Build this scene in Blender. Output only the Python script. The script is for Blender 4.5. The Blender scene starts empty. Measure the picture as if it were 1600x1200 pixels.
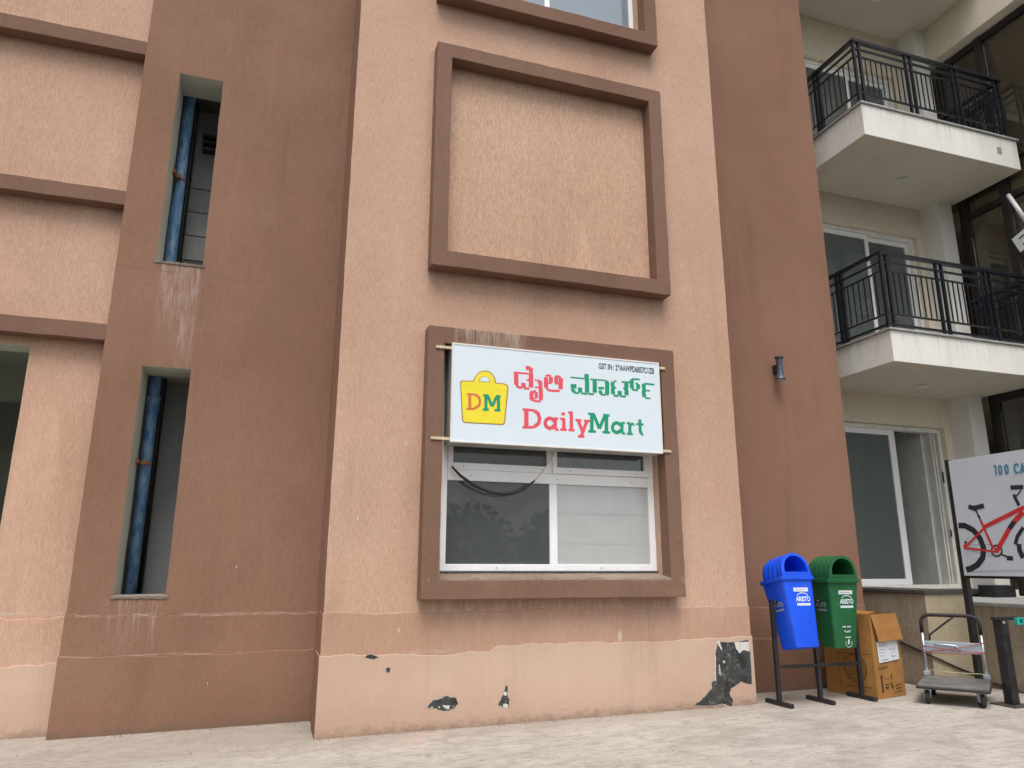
# apartment front with DailyMart sign
import bpy, bmesh, math, random
from mathutils import Vector, Matrix, Euler, noise as mn
from math import radians as R_, sin, cos, pi
random.seed(7)
S = bpy.context.scene
COL = S.collection

# ------------------------------------------------------------------ camera
cd = bpy.data.cameras.new("camera"); cam = bpy.data.objects.new("camera", cd); COL.objects.link(cam)
cd.sensor_width = 36.0; cd.lens = 25.726; cd.clip_end = 600; cd.clip_start = 0.05
rr = Vector((0.94792, -0.31849, 0.00221)); uu = Vector((-0.07895, -0.22825, 0.97039)); ff = Vector((0.30856, 0.92003, 0.24151))
mm = Matrix((rr, uu, -ff)).transposed().to_4x4(); mm.translation = Vector((0, -6.4542, 1.34))
cam.matrix_world = mm
S.camera = cam
# ------------------------------------------------------------------ sky, sun, exposure
SUN_EL, SUN_AZ = 62.0, 196.0      # azimuth clockwise from +Y
W = bpy.data.worlds.new("World"); S.world = W; W.use_nodes = True
wn = W.node_tree; wn.nodes.clear()
sky = wn.nodes.new("ShaderNodeTexSky"); sky.sky_type = 'NISHITA'; sky.sun_disc = False
sky.sun_elevation = R_(SUN_EL); sky.sun_rotation = R_(SUN_AZ); sky.air_density = 1.3; sky.dust_density = 4.0; sky.ozone_density = 1.0
hs = wn.nodes.new("ShaderNodeHueSaturation"); hs.inputs['Saturation'].default_value = 0.25
bg = wn.nodes.new("ShaderNodeBackground"); bg.inputs['Strength'].default_value = 0.105
wo = wn.nodes.new("ShaderNodeOutputWorld")
wn.links.new(sky.outputs[0], hs.inputs['Color']); wn.links.new(hs.outputs[0], bg.inputs[0]); wn.links.new(bg.outputs[0], wo.inputs[0])
sl = bpy.data.lights.new("sun", 'SUN'); sl.energy = 1.25; sl.angle = R_(32); sl.color = (1.0, 0.965, 0.92)
so = bpy.data.objects.new("sun", sl); COL.objects.link(so)
az, el = R_(SUN_AZ), R_(SUN_EL)
sd = Vector((sin(az)*cos(el), cos(az)*cos(el), sin(el)))
so.rotation_euler = sd.to_track_quat('Z', 'Y').to_euler(); so.location = sd*40
S.view_settings.view_transform = 'Standard'; S.view_settings.look = 'None'
S.view_settings.exposure = 0.73; S.view_settings.gamma = 1; S.view_settings.use_curve_mapping = False

# ------------------------------------------------------------------ node helpers
class NT:
    def __init__(s, name):
        s.m = bpy.data.materials.new(name); s.m.use_nodes = True
        s.t = s.m.node_tree; s.b = s.t.nodes["Principled BSDF"]; s.out = s.t.nodes["Material Output"]
        s._p = None
    def n(s, t): return s.t.nodes.new(t)
    def set(s, sock, v):
        if isinstance(v, (int, float)): sock.default_value = v
        elif isinstance(v, tuple): sock.default_value = v if len(v) != 3 or sock.type == 'VECTOR' else (*v, 1)
        else: s.t.links.new(v, sock)
    def M(s, op, a, b=0.0, c=None, clamp=False):
        n = s.n("ShaderNodeMath"); n.operation = op; n.use_clamp = clamp
        s.set(n.inputs[0], a); s.set(n.inputs[1], b)
        if c is not None: s.set(n.inputs[2], c)
        return n.outputs[0]
    def pos(s):
        if s._p is None: s._p = s.n("ShaderNodeNewGeometry").outputs['Position']
        return s._p
    def obj(s): return s.n("ShaderNodeTexCoord").outputs['Object']
    def xyz(s):
        n = s.n("ShaderNodeSeparateXYZ"); s.t.links.new(s.pos(), n.inputs[0]); return n.outputs
    def scl(s, v, sc):
        n = s.n("ShaderNodeVectorMath"); n.operation = 'MULTIPLY'; s.t.links.new(v, n.inputs[0]); n.inputs[1].default_value = sc; return n.outputs[0]
    def noise(s, sc=(1, 1, 1), scale=1.0, det=3.0, rough=0.55, vec=None, out='Fac'):
        n = s.n("ShaderNodeTexNoise"); s.t.links.new(s.scl(vec or s.pos(), sc), n.inputs['Vector'])
        n.inputs['Scale'].default_value = scale; n.inputs['Detail'].default_value = det; n.inputs['Roughness'].default_value = rough
        return n.outputs[out]
    def vor(s, sc, scale, out='Distance'):
        n = s.n("ShaderNodeTexVoronoi"); s.t.links.new(s.scl(s.pos(), sc), n.inputs['Vector']); n.inputs['Scale'].default_value = scale
        return n.outputs[out]
    def crack(s, scale, width, warp=.35):
        n = s.n("ShaderNodeTexNoise"); s.t.links.new(s.pos(), n.inputs['Vector']); n.inputs['Scale'].default_value = 2.3; n.inputs['Detail'].default_value = 6
        a = s.n("ShaderNodeVectorMath"); a.operation = 'MULTIPLY_ADD'; s.t.links.new(n.outputs['Color'], a.inputs[0]); a.inputs[1].default_value = (warp,)*3; s.t.links.new(s.pos(), a.inputs[2])
        v = s.n("ShaderNodeTexVoronoi"); v.feature = 'DISTANCE_TO_EDGE'; v.inputs['Scale'].default_value = scale; s.t.links.new(a.outputs[0], v.inputs['Vector'])
        return s.rng(v.outputs['Distance'], 0.0, width, 1.0, 0.0)
    def rng(s, v, a, b, c=0.0, d=1.0, smooth=True):
        n = s.n("ShaderNodeMapRange"); n.interpolation_type = 'SMOOTHSTEP' if smooth else 'LINEAR'
        s.set(n.inputs['Value'], v); n.inputs['From Min'].default_value = a; n.inputs['From Max'].default_value = b
        n.inputs['To Min'].default_value = c; n.inputs['To Max'].default_value = d
        return n.outputs[0]
    def mix(s, f, a, b, mode='MIX'):
        n = s.n("ShaderNodeMix"); n.data_type = 'RGBA'; n.blend_type = mode
        s.set(n.inputs[0], f); s.set(n.inputs[6], a); s.set(n.inputs[7], b); return n.outputs[2]
    def bump(s, h, st=0.3, dist=0.01):
        n = s.n("ShaderNodeBump"); n.inputs['Strength'].default_value = st; n.inputs['Distance'].default_value = dist
        s.set(n.inputs['Height'], h); s.t.links.new(n.outputs[0], s.b.inputs['Normal'])
    def fin(s, col=None, rough=0.8, metal=0.0, spec=0.4):
        if col is not None: s.set(s.b.inputs['Base Color'], col)
        s.set(s.b.inputs['Roughness'], rough); s.b.inputs['Metallic'].default_value = metal
        s.b.inputs['Specular IOR Level'].default_value = spec
        return s.m

def box_mask(t, x, z, x0, x1, z0, z1, soft=0.03, fade=True):
    a = t.rng(x, x0-soft, x0+soft); b = t.rng(x, x1-soft, x1+soft, 1, 0)
    lo = t.rng(z, z0, z1 if fade else z0+soft*2); hi = t.rng(z, z1-0.01, z1+0.005, 1, 0)
    return t.M('MULTIPLY', t.M('MULTIPLY', a, b), t.M('MULTIPLY', lo, hi))

def plaster(name, base, dark, light, specks=0.5, streak_amt=0.5, stains=(), lines=(), bumpst=0.5, grime=True, rough=0.88):
    """sand-faced textured paint, brushed vertically"""
    t = NT(name); X = t.xyz(); x, y, z = X[0], X[1], X[2]
    st = t.noise((1, 1, 0.11), 115, 5, 0.74)
    gr = t.noise((1, 1, 0.30), 95, 5, 0.85)
    bl = t.noise((1, 1, 0.8), 0.55, 5, 0.6)
    b2 = t.noise((1, 1, 0.35), 3.0, 5, 0.65)
    pit = t.noise((1, 1, 0.22), 30, 6, 0.85)
    c = t.mix(t.rng(bl, 0.3, 0.7), dark, light)
    c = t.mix(t.rng(b2, 0.3, 0.7, 0, 0.45), c, base)
    c = t.mix(t.rng(st, 0.36, 0.60, 0.26*streak_amt, 0), c, (dark[0]*.45, dark[1]*.42, dark[2]*.4))
    c = t.mix(t.rng(pit, 0.60, 0.72, 0, .5*streak_amt), c, (dark[0]*.5, dark[1]*.45, dark[2]*.42))
    c = t.mix(t.rng(st, 0.58, 0.75, 0, 0.10), c, (min(1, light[0]*1.3), min(1, light[1]*1.3), min(1, light[2]*1.3)))
    c = t.mix(t.rng(gr, 0.36, 0.58, 0.24*streak_amt, 0), c, (dark[0]*.5, dark[1]*.46, dark[2]*.43))
    c = t.mix(t.rng(gr, 0.53, 0.68, 0, 0.15*streak_amt), c, (min(1, light[0]*1.35), min(1, light[1]*1.35), min(1, light[2]*1.35)))
    pk = t.noise((1, 1, .6), 1.7, 3, .5)
    c = t.mix(t.rng(pk, .5, .72, 0, .12), c, (light[0]*1.02, light[1]*.86, light[2]*.82))
    rs = t.noise((1, 1, 0.10), 2.6, 6, .7); rm = t.noise((1, 1, .7), .9, 4, .6)
    c = t.mix(t.M('MULTIPLY', t.rng(rs, .50, .70), t.rng(rm, .42, .62, 0, .30)), c, (dark[0]*.55, dark[1]*.52, dark[2]*.5))
    c = t.mix(t.M('MULTIPLY', t.rng(rs, .32, .46, 1, 0), t.rng(rm, .40, .60, 0, .22)), c, (min(1, light[0]*1.2), min(1, light[1]*1.18), min(1, light[2]*1.15)))
    for (x0, x1, z0, z1, col, amt, fr, thr) in stains:
        m = box_mask(t, x, z, x0, x1, z0, z1)
        sn = t.M('ADD', t.M('MULTIPLY', t.noise((1, 1, 0.05), fr, 5, 0.8), .62), t.M('MULTIPLY', t.noise((1, 1, 0.12), fr*.22, 4, 0.7), .38))
        lo = t.noise((1, 1, 0.2), 6, 3, 0.6)
        m2 = t.M('MULTIPLY', t.rng(sn, thr-.03, thr+0.14), m)
        m3 = t.M('MULTIPLY', t.M('MULTIPLY', m2, t.rng(lo, 0.25, 0.55)), amt)
        c = t.mix(m3, c, col)
    for (zl, wd, col, amt) in lines:
        wob = t.M('MULTIPLY', t.M('SUBTRACT', t.noise((1, 1, 0), 1.6, 5, 0.6), 0.5), 0.09)
        d = t.M('ABSOLUTE', t.M('SUBTRACT', t.M('ADD', z, wob), zl))
        patchy = t.rng(t.noise((1, 1, 1), 5, 4, 0.6), 0.4, 0.62)
        c = t.mix(t.M('MULTIPLY', t.M('MULTIPLY', t.rng(d, 0, wd, 1, 0), patchy), amt), c, col)
    if specks:
        v = t.vor((1, 1, 0.45), 6.0); vc = t.vor((1, 1, 0.45), 6.0, 'Color')
        sz = t.M('MULTIPLY', t.M('POWER', vc, 4.0), 0.20*specks)
        hgt = t.rng(z, 1.0, 4.0, 1.0, 0.55)
        c = t.mix(t.M('MULTIPLY', t.M('LESS_THAN', v, t.M('MULTIPLY', sz, hgt)), 0.75), c, (.62, .53, .45))
    if grime:
        g = t.M('ADD', t.M('SUBTRACT', z, t.M('MULTIPLY', x, .0115)), t.M('MULTIPLY', t.noise((1, 1, 1.6), 9, 7, 0.88), -0.34))
        c = t.mix(t.rng(g, -0.19, -0.08, 0.7, 0.0), c, (.15, .12, .09))
        g2 = t.M('ADD', z, t.M('MULTIPLY', t.noise((1, 1, 1), 2.2, 5, 0.7), -0.6))
        c = t.mix(t.rng(g2, -0.30, 0.10, 0.3, 0.0), c, (dark[0]*.7, dark[1]*.62, dark[2]*.6))
    h = t.M('ADD', t.M('MULTIPLY', st, 0.6), t.M('MULTIPLY', gr, 0.9))
    h = t.M('ADD', h, t.M('MULTIPLY', t.rng(pit, 0.6, 0.75), -0.5))
    h = t.M('ADD', h, t.M('MULTIPLY', b2, 1.2))
    t.bump(h, bumpst, 0.006)
    return t.fin(c, rough, 0, 0.25)

def simple(name, col, rough=0.5, metal=0.0, var=0.12, scale=6.0, spec=0.5, bmp=0.0, dirt=None):
    t = NT(name); o = t.obj()
    n = t.noise((1, 1, 1), scale, 5, 0.6, vec=o)
    c = t.mix(t.rng(n, 0.3, 0.7), tuple(v*(1-var) for v in col), tuple(min(1, v*(1+var)) for v in col))
    if dirt:
        d = t.noise((1, 1, 1), scale*2.3, 6, 0.7, vec=o)
        c = t.mix(t.rng(d, 0.52, 0.7, 0, dirt[1]), c, dirt[0])
    if bmp: t.bump(t.noise((1, 1, 1), 60, 4, 0.6, vec=o), bmp, 0.004)
    return t.fin(c, t.rng(n, 0.2, 0.8, rough*0.85, min(1, rough*1.15)), metal, spec)

def glass(name, tint=(0.8, 0.86, 0.84), refl=1.0, rough=0.02, dirt=0.06, wav=0.004, veil=0.05, veilcol=(.42, .43, .42)):
    t = NT(name); t.t.nodes.remove(t.b)
    tr = t.n("ShaderNodeBsdfTransparent"); tr.inputs[0].default_value = (*tint, 1)
    gl = t.n("ShaderNodeBsdfGlossy"); gl.inputs['Roughness'].default_value = rough; gl.inputs[0].default_value = (.95, .97, 1, 1)
    df = t.n("ShaderNodeBsdfDiffuse"); df.inputs[0].default_value = (*veilcol, 1)  # veil: diffuse colour painted in to brighten panes like reflected light
    fr = t.n("ShaderNodeFresnel"); fr.inputs[0].default_value = 1.5
    bp = t.n("ShaderNodeBump"); bp.inputs['Strength'].default_value = wav; bp.inputs['Distance'].default_value = 0.02
    t.t.links.new(t.noise((1, 1, 1), 2.0, 2, 0.5), bp.inputs['Height']); t.t.links.new(bp.outputs[0], gl.inputs['Normal'])
    f = t.M('MULTIPLY', fr.outputs[0], refl*1.7, clamp=True)
    m1 = t.n("ShaderNodeMixShader"); t.t.links.new(f, m1.inputs[0]); t.t.links.new(tr.outputs[0], m1.inputs[1]); t.t.links.new(gl.outputs[0], m1.inputs[2])
    d = t.M('ADD', t.M('MULTIPLY', t.rng(t.noise((1, 1, .3), 9, 6, 0.7), 0.35, 0.75), dirt), veil)
    m2 = t.n("ShaderNodeMixShader"); t.t.links.new(d, m2.inputs[0]); t.t.links.new(m1.outputs[0], m2.inputs[1]); t.t.links.new(df.outputs[0], m2.inputs[2])
    t.t.links.new(m2.outputs[0], t.out.inputs[0])
    return t.m

# ------------------------------------------------------------------ mesh helpers
def obj(name, bm, mats, parent=None, smooth=False, bevel=0.0, **props):
    me = bpy.data.meshes.new(name); bm.normal_update(); bm.to_mesh(me); bm.free()
    o = bpy.data.objects.new(name, me); COL.objects.link(o)
    for m in (mats if isinstance(mats, (list, tuple)) else [mats]): me.materials.append(m)
    if parent: o.parent = parent; o.matrix_parent_inverse = parent.matrix_world.inverted() if False else Matrix.Translation(-parent.location) if parent.parent is None and parent.type == 'EMPTY' else Matrix()
    if smooth:
        for p in me.polygons: p.use_smooth = True
    if bevel:
        b = o.modifiers.new("bevel", 'BEVEL'); b.width = bevel; b.segments = 2; b.limit_method = 'ANGLE'; b.angle_limit = R_(40)
    for k, v in props.items(): o[k] = v
    return o
def thing(name, label, cat, loc=(0, 0, 0), group=None):
    o = bpy.data.objects.new(name, None); COL.objects.link(o); o.location = loc
    o.empty_display_size = 0.2; o['label'] = label; o['category'] = cat
    if group: o['group'] = group
    return o
def tag(o, label, cat, group=None):
    o['label'] = label; o['category'] = cat
    if group: o['group'] = group
    return o
def bx(bm, x0, x1, y0, y1, z0, z1, mi=0):
    v = [bm.verts.new(p) for p in ((x0,y0,z0),(x1,y0,z0),(x1,y1,z0),(x0,y1,z0),(x0,y0,z1),(x1,y0,z1),(x1,y1,z1),(x0,y1,z1))]
    for q in ((0,1,5,4),(1,2,6,5),(2,3,7,6),(3,0,4,7),(4,5,6,7),(3,2,1,0)):
        f = bm.faces.new([v[i] for i in q]); f.material_index = mi
    return v
def box(name, x0, x1, y0, y1, z0, z1, mat, parent=None, bevel=0.0, **k):
    bm = bmesh.new(); bx(bm, x0, x1, y0, y1, z0, z1); return obj(name, bm, mat, parent, bevel=bevel, **k)
def tube(bm, pts, r, seg=10, mi=0, cap=True):
    pts = [Vector(p) for p in pts]; rings = []
    up = None
    for i, p in enumerate(pts):
        d = ((pts[min(i+1, len(pts)-1)] - p).normalized() + (p - pts[max(i-1, 0)]).normalized())
        if d.length < 1e-6: d = pts[min(i+1, len(pts)-1)] - p
        d.normalize()
        if up is None: up = Vector((0, 0, 1)) if abs(d.z) < 0.9 else Vector((1, 0, 0))
        a = d.cross(up).normalized(); b = a.cross(d).normalized(); up = b
        rad = r[i] if isinstance(r, (list, tuple)) else r
        rings.append([bm.verts.new(p + a*rad*cos(2*pi*k/seg) + b*rad*sin(2*pi*k/seg)) for k in range(seg)])
    for i in range(len(rings)-1):
        for k in range(seg):
            f = bm.faces.new((rings[i][k], rings[i][(k+1) % seg], rings[i+1][(k+1) % seg], rings[i+1][k])); f.material_index = mi; f.smooth = True
    if cap:
        for rg in (rings[0][::-1], rings[-1]):
            f = bm.faces.new(rg); f.material_index = mi
def lathe(bm, prof, c=(0, 0, 0), axis='Z', seg=20, mi=0):
    c = Vector(c); rings = []
    for (r, h) in prof:
        ring = []
        for k in range(seg):
            a = 2*pi*k/seg
            p = {'Z': (r*cos(a), r*sin(a), h), 'Y': (r*cos(a), h, r*sin(a)), 'X': (h, r*cos(a), r*sin(a))}[axis]
            ring.append(bm.verts.new(c + Vector(p)))
        rings.append(ring)
    for i in range(len(rings)-1):
        for k in range(seg):
            f = bm.faces.new((rings[i][k], rings[i][(k+1) % seg], rings[i+1][(k+1) % seg], rings[i+1][k])); f.smooth = True; f.material_index = mi
    for rg in (rings[0][::-1], rings[-1]):
        f = bm.faces.new(rg); f.material_index = mi
def panel(name, x0, x1, z0, z1, yf, yb, holes, mats, parent, side_mi=0, reveal_mi=1, wob=0.0, top_jit=0.0):
    """wall slab with rectangular holes; material 0 front, side_mi outer ends, reveal_mi hole sides"""
    xs = sorted({x0, x1, *[h[0] for h in holes], *[h[1] for h in holes]}); zs = sorted({z0, z1, *[h[2] for h in holes], *[h[3] for h in holes]})
    def fill(a):
        o = [a[0]]
        for p, q in zip(a, a[1:]):
            n = max(1, int((q-p)/0.12))
            o += [p+(q-p)*(k+1)/n for k in range(n)]
        return o
    xs, zs = fill(xs), fill(zs)
    ish = lambda i, j: (i < 0 or j < 0 or i >= len(xs)-1 or j >= len(zs)-1) and 'out' or (any(h[0]-1e-6 < (xs[i]+xs[i+1])/2 < h[1] and h[2] < (zs[j]+zs[j+1])/2 < h[3] for h in holes) and 'hole' or 'in')
    bm = bmesh.new(); V = {}
    def v(i, j, y):
        k = (i, j, y)
        if k not in V:
            dz = 0
            if top_jit and j == len(zs)-1: dz = random.uniform(-top_jit, top_jit)
            V[k] = bm.verts.new((xs[i], y, zs[j]+dz))
        return V[k]
    for i in range(len(xs)-1):
        for j in range(len(zs)-1):
            if ish(i, j) != 'in': continue
            f = bm.faces.new((v(i,j,yf), v(i+1,j,yf), v(i+1,j+1,yf), v(i,j+1,yf))); f.material_index = 0
            f = bm.faces.new((v(i,j,yb), v(i,j+1,yb), v(i+1,j+1,yb), v(i+1,j,yb))); f.material_index = reveal_mi
            for (di, dj, q) in ((-1,0,((i,j,yb),(i,j,yf),(i,j+1,yf),(i,j+1,yb))),(1,0,((i+1,j,yf),(i+1,j,yb),(i+1,j+1,yb),(i+1,j+1,yf))),
                                (0,-1,((i,j,yb),(i+1,j,yb),(i+1,j,yf),(i,j,yf))),(0,1,((i,j+1,yf),(i+1,j+1,yf),(i+1,j+1,yb),(i,j+1,yb)))):
                k = ish(i+di, j+dj)
                if k == 'in': continue
                f = bm.faces.new([v(*a) for a in q]); f.material_index = side_mi if k == 'out' else reveal_mi
    rough(bm, .0035, 9, '')
    return obj(name, bm, mats, parent)
def rough(bm, amp=.003, step=.09, planes='xz', lock_y=None):
    geo = lambda: bm.verts[:]+bm.edges[:]+bm.faces[:]
    for ax in planes:
        i = 'xyz'.index(ax); lo = min(v.co[i] for v in bm.verts); hi = max(v.co[i] for v in bm.verts)
        n = min(90, int((hi-lo)/step)); no = Vector([1.0 if k == i else 0.0 for k in range(3)])
        for k in range(1, n):
            c = Vector((0, 0, 0)); c[i] = lo+(hi-lo)*k/n
            bmesh.ops.bisect_plane(bm, geom=geo(), plane_co=c, plane_no=no)
    for v in bm.verts:
        if lock_y is not None and v.co.y > lock_y: continue
        d = mn.noise_vector(v.co*4.0)*amp + mn.noise_vector(v.co*17.0)*amp*.7
        v.co += Vector((d.x, d.y*.6, d.z))
    return bm
def frame_bm(x0, x1, z0, z1, w, h, y0, y1, bm=None, mi=0):
    bm = bm or bmesh.new()
    P = [(x0,z0),(x1,z0),(x1,z1),(x0,z1)]; Q = [(x0+w,z0+h),(x1-w,z0+h),(x1-w,z1-h),(x0+w,z1-h)]
    vs = {(k, y): [bm.verts.new((a, yy, b)) for a, b in L] for k, L in (('o', P), ('i', Q)) for y, yy in ((0, y0), (1, y1))}
    for i in range(4):
        j = (i+1) % 4
        for q in ((vs['o',0][i],vs['o',0][j],vs['i',0][j],vs['i',0][i]),(vs['o',1][j],vs['o',1][i],vs['i',1][i],vs['i',1][j]),
                  (vs['o',1][i],vs['o',1][j],vs['o',0][j],vs['o',0][i]),(vs['i',0][i],vs['i',0][j],vs['i',1][j],vs['i',1][i])):
            f = bm.faces.new(q); f.material_index = mi
    return bm
def room(name, x0, x1, y0, y1, z0, z1, mat, parent, top=True, bottom=True):
    """inward facing shell with real thickness, open towards the viewer"""
    bm = bmesh.new(); t = 0.06
    bx(bm, x0-t, x0, y0, y1, z0, z1); bx(bm, x1, x1+t, y0, y1, z0, z1); bx(bm, x0-t, x1+t, y1, y1+t, z0, z1)
    if bottom: bx(bm, x0-t, x1+t, y0, y1+t, z0-t, z0)
    if top: bx(bm, x0-t, x1+t, y0, y1+t, z1, z1+t)
    return obj(name, bm, mat, parent)
_yo = [0.0]
def strokes(name, items, mat, parent, mp, step=0.00006, seg=10):
    """flat print / cut vinyl: ribbons with round joints on a plane; mp maps (u,v,lift) to a point"""
    bm = bmesh.new(); L = 0.0
    def poly(pts):
        nonlocal L
        L += step
        try: bm.faces.new([bm.verts.new(mp(a, b, L)) for a, b in pts])
        except ValueError: pass
    for pts, w in items:
        h = w/2
        for i, (a, b) in enumerate(zip(pts, pts[1:])):
            d = Vector((b[0]-a[0], b[1]-a[1]))
            if d.length < 1e-6: continue
            n = Vector((-d.y, d.x)).normalized()*h
            poly([(a[0]+n.x, a[1]+n.y), (b[0]+n.x, b[1]+n.y), (b[0]-n.x, b[1]-n.y), (a[0]-n.x, a[1]-n.y)])
        for p in pts[1:-1]:
            poly([(p[0]+h*cos(2*pi*k/seg), p[1]+h*sin(2*pi*k/seg)) for k in range(seg)])
    return obj(name, bm, mat, parent)
def flatpoly(name, polys, mat, parent, mp, thick=0.002, jit=0.0, lift0=0.0):
    bm = bmesh.new(); k0 = lift0
    for pts in polys:
        if jit:
            q = []
            for i, a in enumerate(pts):
                b = pts[(i+1) % len(pts)]; n = max(2, int(math.hypot(b[0]-a[0], b[1]-a[1])/0.012))
                for k in range(n):
                    f = k/n; q.append((a[0]+(b[0]-a[0])*f+random.uniform(-jit, jit), a[1]+(b[1]-a[1])*f+random.uniform(-jit, jit)))
            pts = q
        k0 += 0.00015
        fr = [bm.verts.new(mp(a, b, k0+thick)) for a, b in pts]; bk = [bm.verts.new(mp(a, b, 0)) for a, b in pts]
        bm.faces.new(fr)
        for i in range(len(pts)):
            j = (i+1) % len(pts); bm.faces.new((fr[i], bk[i], bk[j], fr[j]))
    bmesh.ops.recalc_face_normals(bm, faces=bm.faces)
    bmesh.ops.triangulate(bm, faces=[f for f in bm.faces if len(f.verts) > 4])
    return obj(name, bm, mat, parent)
def text(name, s, size, M, mat, parent, bold=0.0, sx=1.0, align='LEFT', lift=0.0015):
    cu = bpy.data.curves.new(name, 'FONT'); cu.body = s; cu.size = size; cu.offset = bold; cu.align_x = align; cu.align_y = 'CENTER'; cu.extrude = 0.0004
    o = bpy.data.objects.new("tmp_text", cu); COL.objects.link(o)
    bpy.context.view_layer.update()
    me = bpy.data.meshes.new_from_object(o.evaluated_get(bpy.context.evaluated_depsgraph_get())); bpy.data.objects.remove(o)
    me.transform(Matrix.Diagonal((sx, 1, 1, 1))); me.transform(M @ Matrix.Translation((0, 0, lift)))
    me.materials.clear(); me.materials.append(mat); me.name = name
    q = bpy.data.objects.new(name, me); COL.objects.link(q)
    if parent:
        q.parent = parent
        if parent.parent is None and parent.type == 'EMPTY': q.matrix_parent_inverse = Matrix.Translation(-parent.location)
    return q
def face_m(origin, right, up):
    r = Vector(right).normalized(); u = Vector(up).normalized(); n = r.cross(u)
    m = Matrix((r, u, n)).transposed().to_4x4(); m.translation = Vector(origin); return m
def ground_z(x): return 0.0115*max(-6.0, min(11.0, x))
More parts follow.
